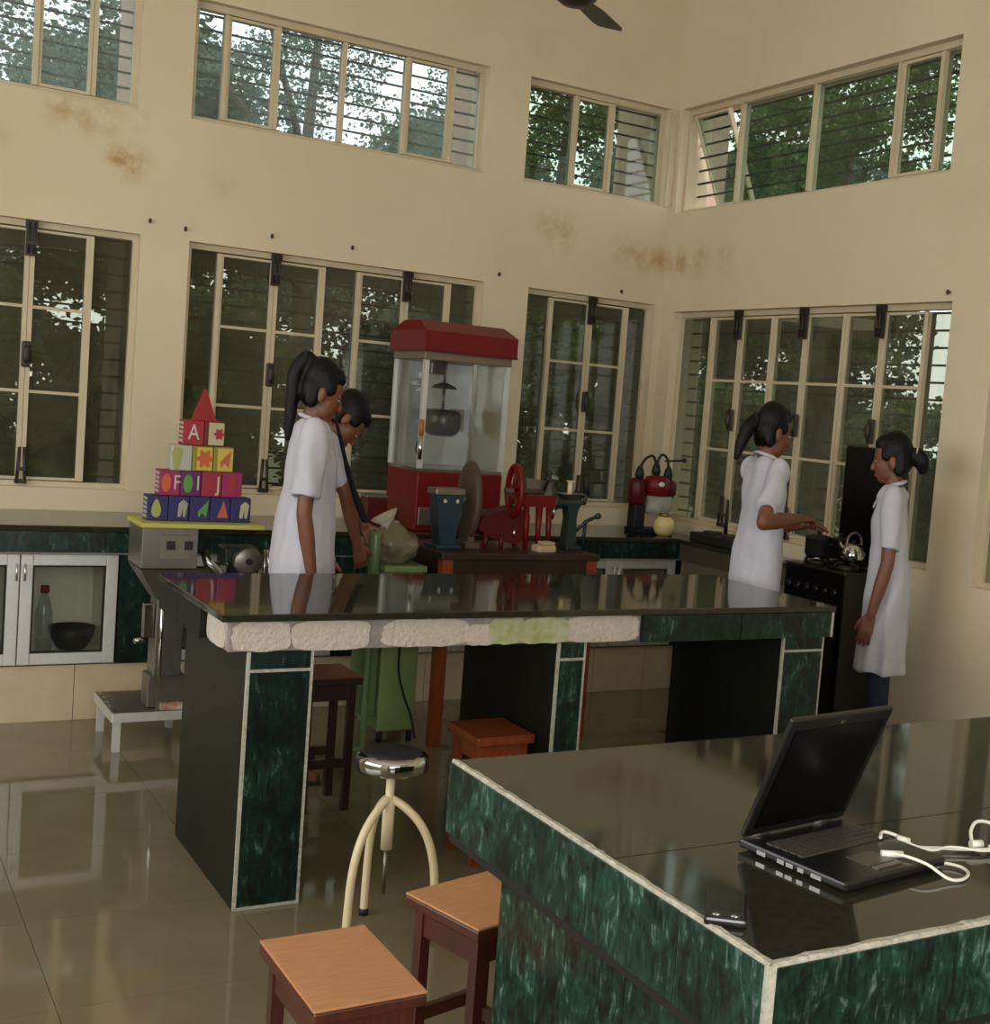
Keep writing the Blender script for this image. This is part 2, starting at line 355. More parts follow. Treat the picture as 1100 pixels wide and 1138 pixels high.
# unseen windows added for fill light behind and left of the camera: plain mullions
for k, (nm, a0, a1, z0, z1, ax, dd) in enumerate((('added_unseen_window_7', -5.9, -1.3, 1.0, 3.2, 'y', RX0 - .1), ('added_unseen_window_8', -6.2, -2.6, .9, 3.2, 'x', RY0 - .1))):
    m = MB(); n = 5
    for i in range(n + 1):
        u = a0 + (a1 - a0) * i / n
        u0, u1 = max(a0, u - .025), min(a1, u + .025)
        if ax == 'x': m.box(u0, u1, dd, dd + .05, z0, z1)
        else: m.box(dd, dd + .05, u0, u1, z0, z1)
    tag(m.build(nm, FRAME), kind='structure')
# ------------------------------------------------------------------ windows in view
latch_top = MB().box(-.022, .022, -.02, 0, -.16, 0).box(-.026, .026, -.026, 0, -.03, 0).tube([(-.012, -.028, -.15), (-.012, -.028, -.01)], .006, 6).tube([(.012, -.028, -.15), (.012, -.028, -.01)], .006, 6).box(-.02, .02, -.034, 0, -.11, -.095).mesh('tower_bolt', IRON)
latch_mid = MB().box(-.02, .02, -.02, 0, -.06, .06, bev=.008).ell((0, -.028, 0), (.018, .014, .045), n=10, m=6).mesh('handle', IRON)
latch_bot = MB().tube([(-.018, -.018, 0), (-.010, -.018, .17)], .008, 6).tube([(.018, -.018, 0), (.010, -.018, .17)], .008, 6).box(-.026, .026, -.024, 0, 0, .02).box(-.018, .018, -.03, 0, .06, .075).mesh('tower_bolt', IRON)
class Win:
    """u runs along the wall, z up, d is the depth outwards from the inner wall face"""
    def __init__(s, name, ax, a0, a1, z0, z1, gl):
        s.ax, s.a0, s.a1, s.z0, s.z1, s.gl = ax, a0, a1, z0, z1, gl
        o = ((a0 + a1) / 2, 0, z0) if ax == 'x' else (0, (a0 + a1) / 2, z0)
        s.o = Vector(o); s.root = thing(name, o, kind='structure')
    def M(s):
        # local (u, -d, z) -> thing local
        if s.ax == 'x': return Matrix.Translation(-s.o) 
        return Matrix.Translation(-s.o) @ Matrix(((0, 1, 0, 0), (1, 0, 0, 0), (0, 0, 1, 0), (0, 0, 0, 1)))
    def box(s, mb, u0, u1, d0, d1, z0, z1): return mb.box(u0, u1, d0, d1, z0, z1, M=s.M())
    def build(s, name, mb, m, par=None): return mb.build(name, m, par or s.root)
    def frame(s, w=.024, depth=.05, d=.05):
        m = MB(); s.box(m, s.a0, s.a0 + w, d, d + depth, s.z0, s.z1); s.box(m, s.a1 - w, s.a1, d, d + depth, s.z0, s.z1)
        s.box(m, s.a0 + w, s.a1 - w, d, d + depth, s.z1 - w * 1.2, s.z1); s.box(m, s.a0 + w, s.a1 - w, d, d + depth, s.z0, s.z0 + w)
        s.build('frame', m, FRAME)
    def mullion(s, u, w=.020, d=.045, depth=.055):
        m = MB(); s.box(m, u - w / 2, u + w / 2, d, d + depth, s.z0 + .03, s.z1 - .036); s.build('mullion', m, FRAME)
    def sash(s, u0, u1, mun=(), w=.012, d=.055, z0=None, z1=None, wl=None, wr=None):
        z0 = s.z0 + .03 if z0 is None else z0; z1 = s.z1 - .036 if z1 is None else z1
        m = MB(); e = .03
        wl = wl or w; wr = wr or w
        s.box(m, u0, u0 + wl, d, d + e, z0, z1); s.box(m, u1 - wr, u1, d, d + e, z0, z1)
        s.box(m, u0 + wl, u1 - wr, d, d + e, z0, z0 + w); s.box(m, u0 + wl, u1 - wr, d, d + e, z1 - w, z1)
        sa = s.build('sash', m, FRAME)
        edges = [z0 + w] + list(mun) + [z1 - w]
        for k, zz in enumerate(mun):
            q = MB(); s.box(q, u0 + wl, u1 - wr, d + .006, d + .024, zz - .007, zz + .007); q.build('muntin', FRAME, sa)
        for k in range(len(edges) - 1):
            q = MB(); s.box(q, u0 + wl, u1 - wr, d + .012, d + .016, edges[k], edges[k + 1]); q.build('pane', s.gl, sa)
        return sa
    def fixed(s, u0, u1, d=.07):
        q = MB(); s.box(q, u0 - .006, u1 + .006, d, d + .004, s.z0 + .024, s.z1 - .036); q.build('pane', s.gl, s.root)
    def bars(s, n, d=.15):
        me = None
        for k in range(n):
            zz = s.z0 + (s.z1 - s.z0) * (k + .6) / n
            if me is None:
                me = MB(); s.box(me, s.a0, s.a1, d, d + .01, -.005, .005); me = me.mesh('bar', BARM)
            link('bar', me, s.root, (0, 0, zz))
    def latch(s, u):
        for me, z in ((latch_top, s.z1 - .002), (latch_mid, s.z0 + (s.z1 - s.z0) * .5), (latch_bot, s.z0 + .012)):
            if s.ax == 'x': o = link(me.name.split('.')[0], me, s.root, (u - s.o.x, .045, z - s.o.z))
            else: o = link(me.name.split('.')[0], me, s.root, (.045, u - s.o.y, z - s.o.z), (0, 0, -math.pi / 2))
def lower(name, ax, a0, a1, z0, z1, mull, pairs, fixed, nb=15, lift=0):
    W = Win(name, ax, a0, a1, z0, z1, GLASS); W.frame()
    for u in mull: W.mullion(u)
    m1 = z0 + (z1 - z0) * .36; m2 = z0 + (z1 - z0) * .68
    for (p0, p1, p2) in pairs:
        W.sash(p0 - .004, p1 - .001, (m1, m2), wr=.02); W.sash(p1 + .001, p2 + .004, (m1, m2), wl=.02); W.latch(p1)
    for (p0, p1) in fixed: W.fixed(p0, p1)
    W.bars(nb)
    return W
lower('window_1', 'x', -3.93, -2.99, LB, LT, (-3.72, -3.198), ((-3.706, -3.461, -3.212),), ((-3.90, -3.734), (-3.184, -3.02)))
lower('window_2', 'x', -2.765, -1.18, LB, LT, (-2.603, -2.073, -1.88, -1.365), ((-2.589, -2.325, -2.087), (-1.866, -1.614, -1.379)), ((-2.735, -2.617), (-2.059, -1.894), (-1.351, -1.21)))
lower('window_3', 'x', -.905, -.05, LB, LT, (-.729, -.214), ((-.715, -.461, -.228),), ((-.875, -.743), (-.2, -.08)))
lower('window_4', 'y', -2.36, -.13, rLB, rLT, (-2.162, -1.597, -1.022, -.462), ((-2.148, -1.871, -1.611), (-1.583, -1.295, -1.036), (-1.008, -.731, -.476)), ((-2.33, -2.176), (-.448, -.16)))
W5 = lower('window_5', 'y', -4.4, -2.625, rLB - .03, rLT - .05, (-2.8, -3.5, -4.2), ((-3.486, -3.15, -2.814), (-4.186, -3.85, -3.514)), ((-2.786, -2.655), (-4.37, -4.214)))
def upper(name, ax, a0, a1, z0, z1, mull, parts, nb=8, gl=None):
    W = Win(name, ax, a0, a1, z0, z1, gl or GLASSU); W.frame(.026)
    for u in mull: W.mullion(u, .02)
    for p in parts:
        if p[0] == 's': W.sash(p[1] - .003, p[2] + .003, (), .014)
        else: W.fixed(p[1], p[2])
    W.bars(nb); return W
upper('window_9', 'x', -3.93, -3.03, UB, UT, (-3.7, -3.475, -3.225), (('f', -3.9, -3.72), ('f', -3.69, -3.49), ('s', -3.46, -3.24), ('f', -3.212, -3.056)))
upper('window_10', 'x', -2.79, -1.235, UB, UT, (-2.63, -2.374, -2.031, -1.685, -1.423), (('f', -2.764, -2.643), ('s', -2.617, -2.387), ('f', -2.361, -2.044), ('f', -2.018, -1.698), ('s', -1.672, -1.436), ('f', -1.41, -1.261)))
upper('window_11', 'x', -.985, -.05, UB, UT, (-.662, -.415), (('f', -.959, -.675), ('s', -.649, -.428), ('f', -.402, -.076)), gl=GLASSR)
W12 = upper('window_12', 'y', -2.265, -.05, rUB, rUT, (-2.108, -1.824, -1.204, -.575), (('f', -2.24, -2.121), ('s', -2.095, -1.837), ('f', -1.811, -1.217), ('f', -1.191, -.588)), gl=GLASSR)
# awning sash hinged at the top, bottom swung outwards
hz = rUT - .036
aw = W12.sash(-.43, -.09, (), .016, z0=rUB + .03, z1=hz)
piv = Vector((.055, 0, hz - W12.o.z))
aw.matrix_local = Matrix.Translation(piv) @ Matrix.Rotation(R(-24), 4, 'Y') @ Matrix.Translation(-piv)
# corner posts between the two window bands
tag(B(-.05, -.001, -.014, -.001, UB, UT).build('trim_1', FRAME), kind='structure')
# sunshade slabs and fins outside
tag(B(-4.6, 1.9, T, 1.75, 2.22, 2.31).build('trim_2', CONC), kind='structure')
tag(B(T, .95, -5.0, T, 2.25, 2.34).build('trim_3', CONC), kind='structure')
for k, (x0, x1) in enumerate(((-3.02, -2.9), (-1.22, -1.06), (-.04, .2))):
    tag(B(x0, x1, T, .62, 2.312, 3.6).build('trim_%d' % (4 + k), PINK), kind='structure')
    tag(B(x0, x1, T, .62, .0, 2.218).build('trim_%d' % (7 + k), CONC), kind='structure')
tag(B(T, .40, .02, .2, 2.34, 3.6).build('trim_10', PINK), kind='structure')
tag(B(T, .62, -2.5, -2.38, .0, 2.25).build('trim_11', CONC), kind='structure')
# sill ledges
tag(B(-4.6, 0, -.015, 0, .86, LB - .002).build('trim_12', WALL), kind='structure')
# small nails over the windows
nail = MB().cyl((0, 0, 0), (0, -.016, 0), .005, .004, 8).box(-.006, .006, -.019, -.014, -.013, .009).mesh('wall_hook', IRON)
hl = ['above the right end of the leftmost lower window', 'above the left corner of the wide lower window', 'above the popcorn-side half of the wide window', 'over the first casement latch of the wide window', 'above the right end of the wide lower window', 'above the narrow corner window']
for k, (X, Z) in enumerate(((-2.955, 2.26), (-2.79, 2.245), (-1.95, 2.27), (-2.37, 2.27), (-1.1, 2.24), (-.3, 2.24))):
    tag(link('wall_hook', nail, None, (X, 0, Z)), 'small dark hook in the cream wall ' + hl[k], 'hook', 'wall hooks')
tag(link('wall_hook', nail, None, (0, -2.34, 2.19), (0, 0, -math.pi / 2)), 'small dark hook above the right end of the stove-side window', 'hook', 'wall hooks')
# ------------------------------------------------------------------ outdoors
tag(B(-14, 24, T + .0, 30, -.5, -.25).build('ground', SOIL), kind='structure')
tag(B(T, 24, -14, T, -.5, -.25).build('ground_side', SOIL), kind='structure')
def tree(loc, h, rx, zlo, nclu, nleaf, lm, label, size=.09, name='tree', trunk=.12):
    t = thing(name, loc, label, 'tree' if name == 'tree' else 'shrub', 'greenery outside the windows')
    m = MB()
    m.tube([(0, 0, 0), (.06, .03, h * .3), (-.05, .02, h * .55), (.03, 0, h * .85)], [trunk, trunk * .8, trunk * .55, trunk * .2], 8)
    for k in range(5):
        a = random.uniform(0, 6.28); z = h * random.uniform(.3, .6)
        m.tube([(0, 0, z), (math.cos(a) * rx * .4, math.sin(a) * rx * .4, z + h * .12), (math.cos(a) * rx * .75, math.sin(a) * rx * .75, z + h * .22)], [trunk * .4, trunk * .25, .015], 6)
    m.build('trunk', BARK, t)
    rg_ = np.random.default_rng(int(abs(loc[0] * 131 + loc[1] * 37) * 10))
    a = rg_.uniform(0, 6.28, nclu); z = rg_.uniform(zlo, h, nclu); rr = rx * np.sqrt(rg_.random(nclu))
    fall = np.sqrt(np.maximum(.15, 1 - ((z - (zlo + h) / 2) / ((h - zlo) / 2 + .01)) ** 2))
    cc = np.stack([np.cos(a) * rr * fall, np.sin(a) * rr * fall, z], 1); cr = rg_.uniform(.12, .26, nclu) * rx
    N = nclu * nleaf
    d = rg_.normal(size=(N, 3)) * (1, 1, .8); d /= np.linalg.norm(d, axis=1)[:, None]; d *= (rg_.random(N) ** .45)[:, None]
    p = np.repeat(cc, nleaf, 0) + d * np.repeat(cr, nleaf)[:, None]
    a1 = rg_.normal(size=(N, 3)) * (1, 1, .6); a1 /= np.linalg.norm(a1, axis=1)[:, None]
    a2 = np.cross(a1, rg_.normal(size=(N, 3))); a2 /= np.linalg.norm(a2, axis=1)[:, None]
    L = (size * rg_.uniform(.6, 1.4, N))[:, None]; Wd = L * .36
    vv = np.stack([p, p + a1 * L * .5 + a2 * Wd, p + a1 * L, p + a1 * L * .5 - a2 * Wd], 1).reshape(-1, 3).astype(np.float32)
    me = bpy.data.meshes.new('crown'); me.vertices.add(N * 4); me.vertices.foreach_set('co', vv.ravel())
    me.loops.add(N * 4); me.loops.foreach_set('vertex_index', np.arange(N * 4, dtype=np.int32)); me.polygons.add(N)
    me.polygons.foreach_set('loop_start', np.arange(0, N * 4, 4, dtype=np.int32)); me.update(calc_edges=True); me.materials.append(lm)
    o = link('crown', me, t); o['kind'] = 'stuff'
tree((-3.6, 4.2, -.25), 6.0, 1.4, 2.4, 90, 260, LEAF3, 'bluish green tree outside the leftmost windows', .038)
tree((-.6, 5.0, -.25), 6.2, 1.4, 2.4, 105, 260, LEAF3, 'tall pale tree outside the middle of the wide window', .038)
tree((2.3, 5.6, -.25), 6.4, 1.3, 2.2, 230, 200, LEAF, 'leafy tree outside the window left of the corner', .055)
tree((5.0, 4.2, -.25), 6.4, 1.3, 2.6, 250, 200, LEAF, 'bright green tree outside the stove-side window', .055)
for (x, y, lb) in ((-6.0, 7.6, 'far dark tree beyond the leftmost windows'), (-1.2, 9.3, 'far dark tree beyond the wide window'), (3.5, 11.2, 'far dark tree beyond the corner windows'), (7.4, 8.2, 'far dark tree behind the left half of the stove-side window'), (10.4, 2.6, 'far dark tree behind the right half of the stove-side window')):
    tree((x, y, -.25), 5.6, 2.0, .1, 250, 170, LEAF2, lb, .11, trunk=.1)
for k, (x, y, h, rx, lm, lb) in enumerate(((-3.5, 2.3, 2.3, .64, LEAF, 'leafy shrub outside the leftmost lower window'), (-2.0, 2.5, 2.3, .64, LEAF, 'leafy shrub outside the left half of the wide lower window'), (-.5, 2.6, 2.3, .64, LEAF3, 'greyish shrub outside behind the popcorn machine'),
                                  (1.0, 2.7, 2.4, .64, LEAF, 'leafy shrub outside the window left of the corner'), (2.5, 2.6, 2.0, .64, LEAF, 'green shrub beyond the room corner'), (3.5, 1.3, 2.0, .7, LEAF, 'green shrub outside behind the standing cook'), (3.0, -.5, 1.9, .7, LEAF2, 'dark shrub outside behind the black stove lid'))):
    tree((x, y, -.25), h, rx, .1, 110, 170, lm, lb, .06, 'shrub', .03)
# ------------------------------------------------------------------ counter along the back wall and the short right counter
CZ = .86
wc = thing('wall_counter', (-2.6, -.33, 0), 'long granite counter with green fascia running below the back windows', 'counter')
def P(mb, name, m, root): return mb.xf(Matrix.Translation(-root.location)).build(name, m, root)
P(B(-5.6, -.005, -.66, -.017, CZ - .025, CZ, bev=.004), 'worktop', GRANITE, wc)
x = -5.6; k = 0
while x < -.01:
    P(B(x, min(x + .6, -.005) - .003, -.655, -.632, .745, CZ - .026), 'fascia_tile', MARBLE, wc); x += .6
P(B(-5.6, -.005, -.63, -.05, .735, .83), 'slab', CEMENT, wc)
x = -5.6
while x < -.01:
    P(B(x, min(x + .33, -.005) - .003, -.605, -.58, 0.001, .245), 'plinth_tile', BEIGET, wc); x += .33
P(B(-5.6, -.005, -.58, -.02, .001, .25), 'plinth', BEIGET, wc)
for (a, b) in ((-3.128, -2.965), (-2.14, -1.95), (-1.13, -.99), (-.165, -.006), (-4.18, -3.93)):
    P(B(a, b, -.62, -.05, .25, .735), 'divider_panel', MARBLE, wc)
def cabinet(x0, x1, label):
    t = thing('cabinet', ((x0 + x1) / 2, -.33, .25), label, 'cabinet', 'glazed cabinets under the back counter')
    h = .483
    def L(mb): return mb.xf(Matrix.Translation((-(x0 + x1) / 2, .33, -.25)))
    m = MB().box(x0, x1, -.10, -.06, .252, .733).box(x0, x0 + .012, -.59, -.1, .252, .733).box(x1 - .012, x1, -.59, -.1, .252, .733).box(x0, x1, -.59, -.1, .252, .262).box(x0, x1, -.59, -.1, .72, .733)
    L(m).build('carcass', CEIL, t)
    xm = (x0 + x1) / 2
    for (a, b, hs) in ((x0 + .004, xm - .002, 1), (xm + .002, x1 - .004, -1)):
        w = .048
        d = MB().box(a, a + w, -.625, -.592, .254, .732, bev=.003).box(b - w, b, -.625, -.592, .254, .732, bev=.003).box(a + w, b - w, -.622, -.594, .254, .254 + w, bev=.003).box(a + w, b - w, -.622, -.594, .732 - w, .732, bev=.003)
        do = L(d).build('door', ALU, t)
        g = MB().box(a + w, b - w, -.615, -.611, .254 + w, .732 - w); L(g).build('pane', CGLASS, do)
        q = MB().box(a + w, b - w, -.612, -.6, .254 + w, .262 + w).box(a + w, b - w, -.612, -.6, .724 - w, .732 - w).box(a + w, a + w + .008, -.612, -.6, .262 + w, .724 - w).box(b - w - .008, b - w, -.612, -.6, .262 + w, .724 - w)
        L(q).build('gasket', BLACKM, do)
        hx = b - .014 if hs == 1 else a + .014
        q = MB().tube([(hx, -.625, .62), (hx, -.65, .625), (hx, -.65, .685), (hx, -.625, .69)], .005, 6); L(q).build('handle', CHROME, do)
cabinet(-3.925, -3.132, 'white-framed glass cabinet at left showing a red-capped bottle')
cabinet(-2.96, -2.145, 'aluminium cabinet behind the two girls at the bench')
cabinet(-1.945, -1.135, 'aluminium cabinet behind the wooden machine table')
cabinet(-.985, -.17, 'aluminium cabinet with bright handles near the room corner')
t = thing('bottle', (-3.41, -.50, .262), 'clear plastic bottle with red cap inside the left glass cabinet', 'bottle')
MB().lathe([(.034, 0), (.036, .02), (.036, .1), (.033, .12), (.036, .14), (.036, .2), (.02, .26), (.014, .275), (.014, .29)], 16).build('body', glass('bottle_plastic', (.8, .84, .84), .1, .18, (190, 195, 190)), t)
MB().lathe([(.017, .285), (.018, .29), (.018, .315), (.016, .318)], 14).build('cap', RED, t)
t = MB().lathe([(.02, 0), (.06, .01), (.09, .06), (.1, .11), (.094, .11), (.08, .06), (.05, .02), (.001, .015)], 20).build('bowl', BLACKM, None, (-3.27, -.36, .262)); tag(t, 'dark bowl beside the bottle inside the left glass cabinet', 'bowl')
t = MB().lathe([(.08, 0), (.085, .02), (.085, .3), (.08, .305), (.078, .3), (.078, .01), (.001, .01)], 20).build('canister', STEELD, None, (-3.72, -.42, .262)); tag(t, 'tall grey canister behind the leftmost cabinet door', 'canister')
# right counter (shallow, by the corner, ends at the range)
rc = thing('side_counter', (-.1, -1.2, 0), 'short dark stone counter under the right window beside the range', 'counter')
P(B(-.2, -.005, -1.78, -.665, CZ - .025, CZ - .001, bev=.004), 'worktop', GRANITE, rc)
P(B(-.19, -.01, -1.775, -.67, .745, CZ - .026), 'fascia', mat('dull_brown_stone', (78, 68, 52), .4, var=.1), rc)
P(B(-.17, -.01, -1.775, -.67, .001, .744), 'base_panel', mat('dull_beige_panel', (112, 100, 78), .5, var=.05), rc)
t = thing('hot_plate', (-.105, -.94, CZ), 'low black hot plate with a thin upright rod on the corner counter', 'hot plate')
B(-.085, .07, -.19, .19, 0.0, .055, bev=.01).build('body', BLACKM, t)
MB().lathe([(.055, .055), (.055, .065), (.05, .067)], 20, c=(-.005, .08, 0)).build('ring', IRON, t); MB().lathe([(.055, .055), (.055, .065), (.05, .067)], 20, c=(-.005, -.08, 0)).build('ring', IRON, t)
MB().cyl((.02, 0, .05), (.02, .0, .25), .012, .006, 8).build('rod', BLACKM, t)
tag(B(-.03, .03, -.06, .06, 0, .004).build('paper_slip', WHITEP, None, (-.15, -1.3, CZ), (0, 0, .2)), 'white slip of paper on the counter behind the left cook', 'paper')
# ------------------------------------------------------------------ back island bench
IH = .88
X0, X1, Y0, Y1 = -3.31, -1.045, -2.95, -2.15
ib = thing('island_bench', (-2.18, -2.55, 0), 'granite-topped island bench with broken white fascia in the middle of the room', 'bench')
P(B(X0, X1, Y0, Y1, IH - .022, IH, bev=.003), 'worktop', GRANITE, ib)
P(B(X0 + .03, X1 - .03, Y0 + .03, Y1 - .03, .768, IH - .023), 'slab', PLASTER2, ib)
# plaster patches where the fascia tiles have fallen off (front and left end)
def patch(u0, u1, z0, z1, rough, seed, front=True, m=PLASTER, th=.006):
    rnd = random.Random(seed); n = 26; poly = []
    cx, cz, hx, hz_ = (u0 + u1) / 2, (z0 + z1) / 2, (u1 - u0) / 2, (z1 - z0) / 2
    for i in range(n):
        a = 2 * math.pi * i / n; c, s_ = math.cos(a), math.sin(a)
        e = 5.0
        r = (abs(c) ** e + abs(s_) ** e) ** (-1 / e) * (1 - rough * rnd.random())
        poly.append((cx + hx * c * r, cz + hz_ * s_ * r))
    if front: mb = MB().prism(poly, Y0 + .03 - th, Y0 + .032, 'y')
    else: mb = MB().prism(poly, X0 + .03 - th, X0 + .032, 'x')
    P(mb, 'plaster_patch', m, ib)
fz0, fz1 = .766, IH - .024
patch(-3.275, -3.10, fz0, fz1, .10, 1); patch(-3.105, -2.86, fz0, fz1, .05, 2, th=.008); patch(-2.83, -2.53, fz0, fz1, .10, 3); patch(-2.545, -2.44, fz0, fz1 - .02, .08, 8, th=.008)
patch(-2.47, -2.34, fz0, fz1, .12, 4, m=PAINTG, th=.009); patch(-2.36, -2.17, fz0, fz1, .10, 5, m=PAINTG, th=.011); patch(-2.19, -1.90, fz0, fz1, .03, 6, th=.008)
patch(-2.90, -2.70, fz0, fz1, .06, 7, False)
for (a, b) in ((-1.893, -1.48), (-1.476, -1.05)): P(B(a, b, Y0 + .006, Y0 + .03, fz0 - .002, fz1), 'fascia_tile', MARBLE, ib)
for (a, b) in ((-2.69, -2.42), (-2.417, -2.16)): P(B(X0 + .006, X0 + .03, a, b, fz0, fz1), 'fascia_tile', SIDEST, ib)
P(B(X1 - .03, X1 - .006, Y0 + .03, Y1 - .03, fz0, fz1), 'fascia_tile', MARBLE, ib)
P(MB().box(X1 - .014, X1 - .004, Y0 + .003, Y0 + .03, fz0 - .002, fz1), 'cement_edge', CEMENT, ib)
for (a, b) in ((-3.225, -3.027), (-2.208, -2.098), (-1.262, -1.063)):
    g = .011; ya, yb = -2.922, -2.21
    P(B(a + .012, b - .012, ya + .012, yb - .012, .001, .767), 'pier_core', CEMENT, ib)
    P(B(a + g, b - g, ya, ya + .012, .012, .705), 'front_tile', MARBLE, ib); P(B(a + g, b - g, ya, ya + .012, .715, .766), 'front_tile', MARBLE, ib)
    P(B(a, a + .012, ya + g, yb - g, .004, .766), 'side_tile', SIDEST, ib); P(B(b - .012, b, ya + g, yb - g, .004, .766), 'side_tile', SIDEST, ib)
    P(B(a + g, b - g, yb - .012, yb, .004, .766), 'rear_tile', MARBLE, ib)
    P(MB().box(a + .001, a + g, ya + .002, ya + g, .001, .766).box(b - g, b - .001, ya + .002, ya + g, .001, .766).box(a + g, b - g, ya + .003, ya + g, .705, .715).box(a + g, b - g, ya + .002, ya + g, .001, .012), 'cement_edge', CEMENT, ib)
# ------------------------------------------------------------------ foreground island
GX0, GX1, GY0, GY1 = -3.30, -1.35, -5.40, -4.465
ig = thing('island_bench', (-2.3, -4.93, 0), 'green marble island bench in the foreground carrying the laptop', 'bench')
P(B(GX0 + .012, -2.36, GY0 + .012, -5.008, IH - .022, IH), 'top_slab', GRANITE, ig)
P(B(GX0 + .012, GX1, -5.005, GY1, IH - .022, IH), 'top_slab', GRANITE, ig); P(B(-2.357, GX1, GY0 + .012, -5.008, IH - .022, IH), 'top_slab', GRANITE, ig)
def rough_strip(p0, p1, w, h, n, seed):
    rnd = random.Random(seed); m = MB(); p0, p1 = Vector(p0), Vector(p1); d = (p1 - p0); s = d.normalized().cross(Vector((0, 0, 1)))
    ring = []
    for i in range(n + 1):
        c = p0 + d * i / n; ww = w * rnd.uniform(.75, 1.25); hh = h * rnd.uniform(.6, 1.2)
        ring += [c + s * w * .5 + Vector((0, 0, -.02)), c + s * w * .5 + Vector((0, 0, hh * .4)), c + s * .15 * w + Vector((0, 0, hh)), c - s * ww + Vector((0, 0, hh * .5)), c - s * ww + Vector((0, 0, -.02))]
    fs = [(i * 5 + j, i * 5 + (j + 1) % 5, (i + 1) * 5 + (j + 1) % 5, (i + 1) * 5 + j) for i in range(n) for j in range(5)]
    return m.add(ring, fs)
P(rough_strip((GX0 + .008, GY1, IH - .001), (GX0 + .008, GY0 + .006, IH - .001), .009, .004, 60, 3), 'cement_edge', CEMENT, ig)
P(rough_strip((GX0 + .006, GY0 + .008, IH - .001), (GX1, GY0 + .008, IH - .001), .010, .004, 90, 4), 'cement_edge', CEMENT, ig)
P(B(GX0 + .02, GX1 - .02, GY0 + .02, GY1 - .01, .755, IH - .023), 'slab', BLACKM, ig)
for (a, b) in ((GY1, -5.205), (-5.208, GY0 + .012)): P(B(GX0, GX0 + .02, b, a, .75, IH - .003), 'fascia_tile', MARBLE2, ig)
for (a, b) in ((GX0 + .012, -2.72), (-2.716, -2.1), (-2.097, GX1)): P(B(a, b, GY0, GY0 + .02, .75, IH - .003), 'fascia_tile', MARBLE2, ig)
P(B(GX0 + .001, GX0 + .012, GY0 + .001, GY0 + .012, .75, IH), 'cement_edge', CEMENT, ig); P(B(GX0 + .002, GX0 + .012, -5.208, -5.205, .75, IH - .003), 'cement_joint', CEMENT, ig)
P(B(GX1 - .02, GX1, GY0 + .02, GY1, .75, IH - .003), 'fascia_tile', MARBLE2, ig); P(B(GX0 + .02, GX1 - .02, GY1 - .02, GY1, .75, IH - .003), 'fascia_tile', MARBLE2, ig)
P(B(GX0 + .006, GX1 - .006, GY0 + .006, GY1 - .006, .732, .7495), 'shadow_strip', BLACKM, ig)  # matt black strip added to draw the shadow line below the fascia
bx0, bx1, by0, by1 = -3.205, -1.42, -5.25, -4.52
P(B(bx0 + .012, bx1 - .012, by0 + .012, by1 - .012, .001, .731), 'base_core', CEMENT, ig)
for (a, b) in ((by0, -4.95), (-4.948, by1)): P(B(bx0, bx0 + .012, a, b, .002, .731), 'side_tile', MARBLE2, ig)
n = 3
for i in range(n):
    a = bx0 + .012 + (bx1 - bx0 - .012) * i / n; b = bx0 + .012 + (bx1 - bx0 - .012) * (i + 1) / n - .003
    P(B(a, b, by0, by0 + .012, .002, .731), 'front_tile', MARBLE2, ig); P(B(a, b, by1 - .012, by1, .002, .731), 'rear_tile', MARBLE2, ig)
P(B(bx1 - .012, bx1, by0 + .012, by1 - .012, .002, .731), 'side_tile', MARBLE2, ig)
# ------------------------------------------------------------------ laptop, phone, cable
LA = R(8)
lp = thing('laptop', (-3.075, -5.035, IH), 'open black laptop with dark screen on the foreground bench', 'laptop', rz=LA)
LW, LD, LTk = .235, .215, .018
bs = B(0, LW, -LD, 0, .004, LTk, bev=.004).build('base', PLASTICB, lp)
for i in range(4):
    for sx_ in (.02, LW - .02): pass
km = B(0, .0128, 0, .0118, 0, .002).mesh('key', KEYM)
for r in range(5):
    for c in range(14): link('key', km, bs, (.02 + c * .0147 + r * .001, -.052 - r * .0148, LTk))
B(LW / 2 - .03, LW / 2 + .03, -LD + .03, -LD + .075, LTk - .0005, LTk + .0008).build('touchpad', mat('touchpad_grey', (70, 62, 54), .3), bs)
B(LW / 2 - .028, LW / 2 + .028, -LD + .015, -LD + .026, LTk - .0005, LTk + .0015).build('touchpad_button', STEELD, bs)
B(.002, LW - .002, -LD + .002, -.002, .0105, .0125).build('trim_line', ALU, bs)
for yy, ww in ((-.05, .018), (-.09, .014), (-.108, .014), (-.13, .012), (-.16, .02)):
    B(-.0012, .002, yy - ww / 2, yy + ww / 2, .006, .0125).build('port', STEEL, bs)
sa = R(-22); SL = .222
sM = Matrix.Translation((0, -.004, LTk)) @ Matrix.Rotation(-sa, 4, 'X')
so = MB().box(0, LW, -.004, .006, .004, SL, M=sM, bev=.003).build('lid', PLASTICB, lp)
MB().box(.014, LW - .014, -.0052, -.003, .02, SL - .02, M=sM).build('screen', SCREEN, so)
for hx in (.03, LW - .06): MB().cyl((hx, -.003, LTk + .003), (hx + .03, -.003, LTk + .003), .006, n=10).build('hinge', STEELD, lp)
MB().box(LW / 2 - .006, LW / 2 + .006, -.0056, -.003, SL - .015, SL - .009, M=sM).build('camera_logo', CHROME, so)
t = thing('mobile_phone', (-3.245, -5.235, IH), 'dark flat phone lying near the corner of the foreground bench', 'phone', rz=R(-38))
B(-.028, .028, -.055, .055, 0, .012, bev=.004).build('body', PLASTICB, t); B(-.024, .024, -.03, .05, .0118, .0128).build('screen', SCREEN, t)
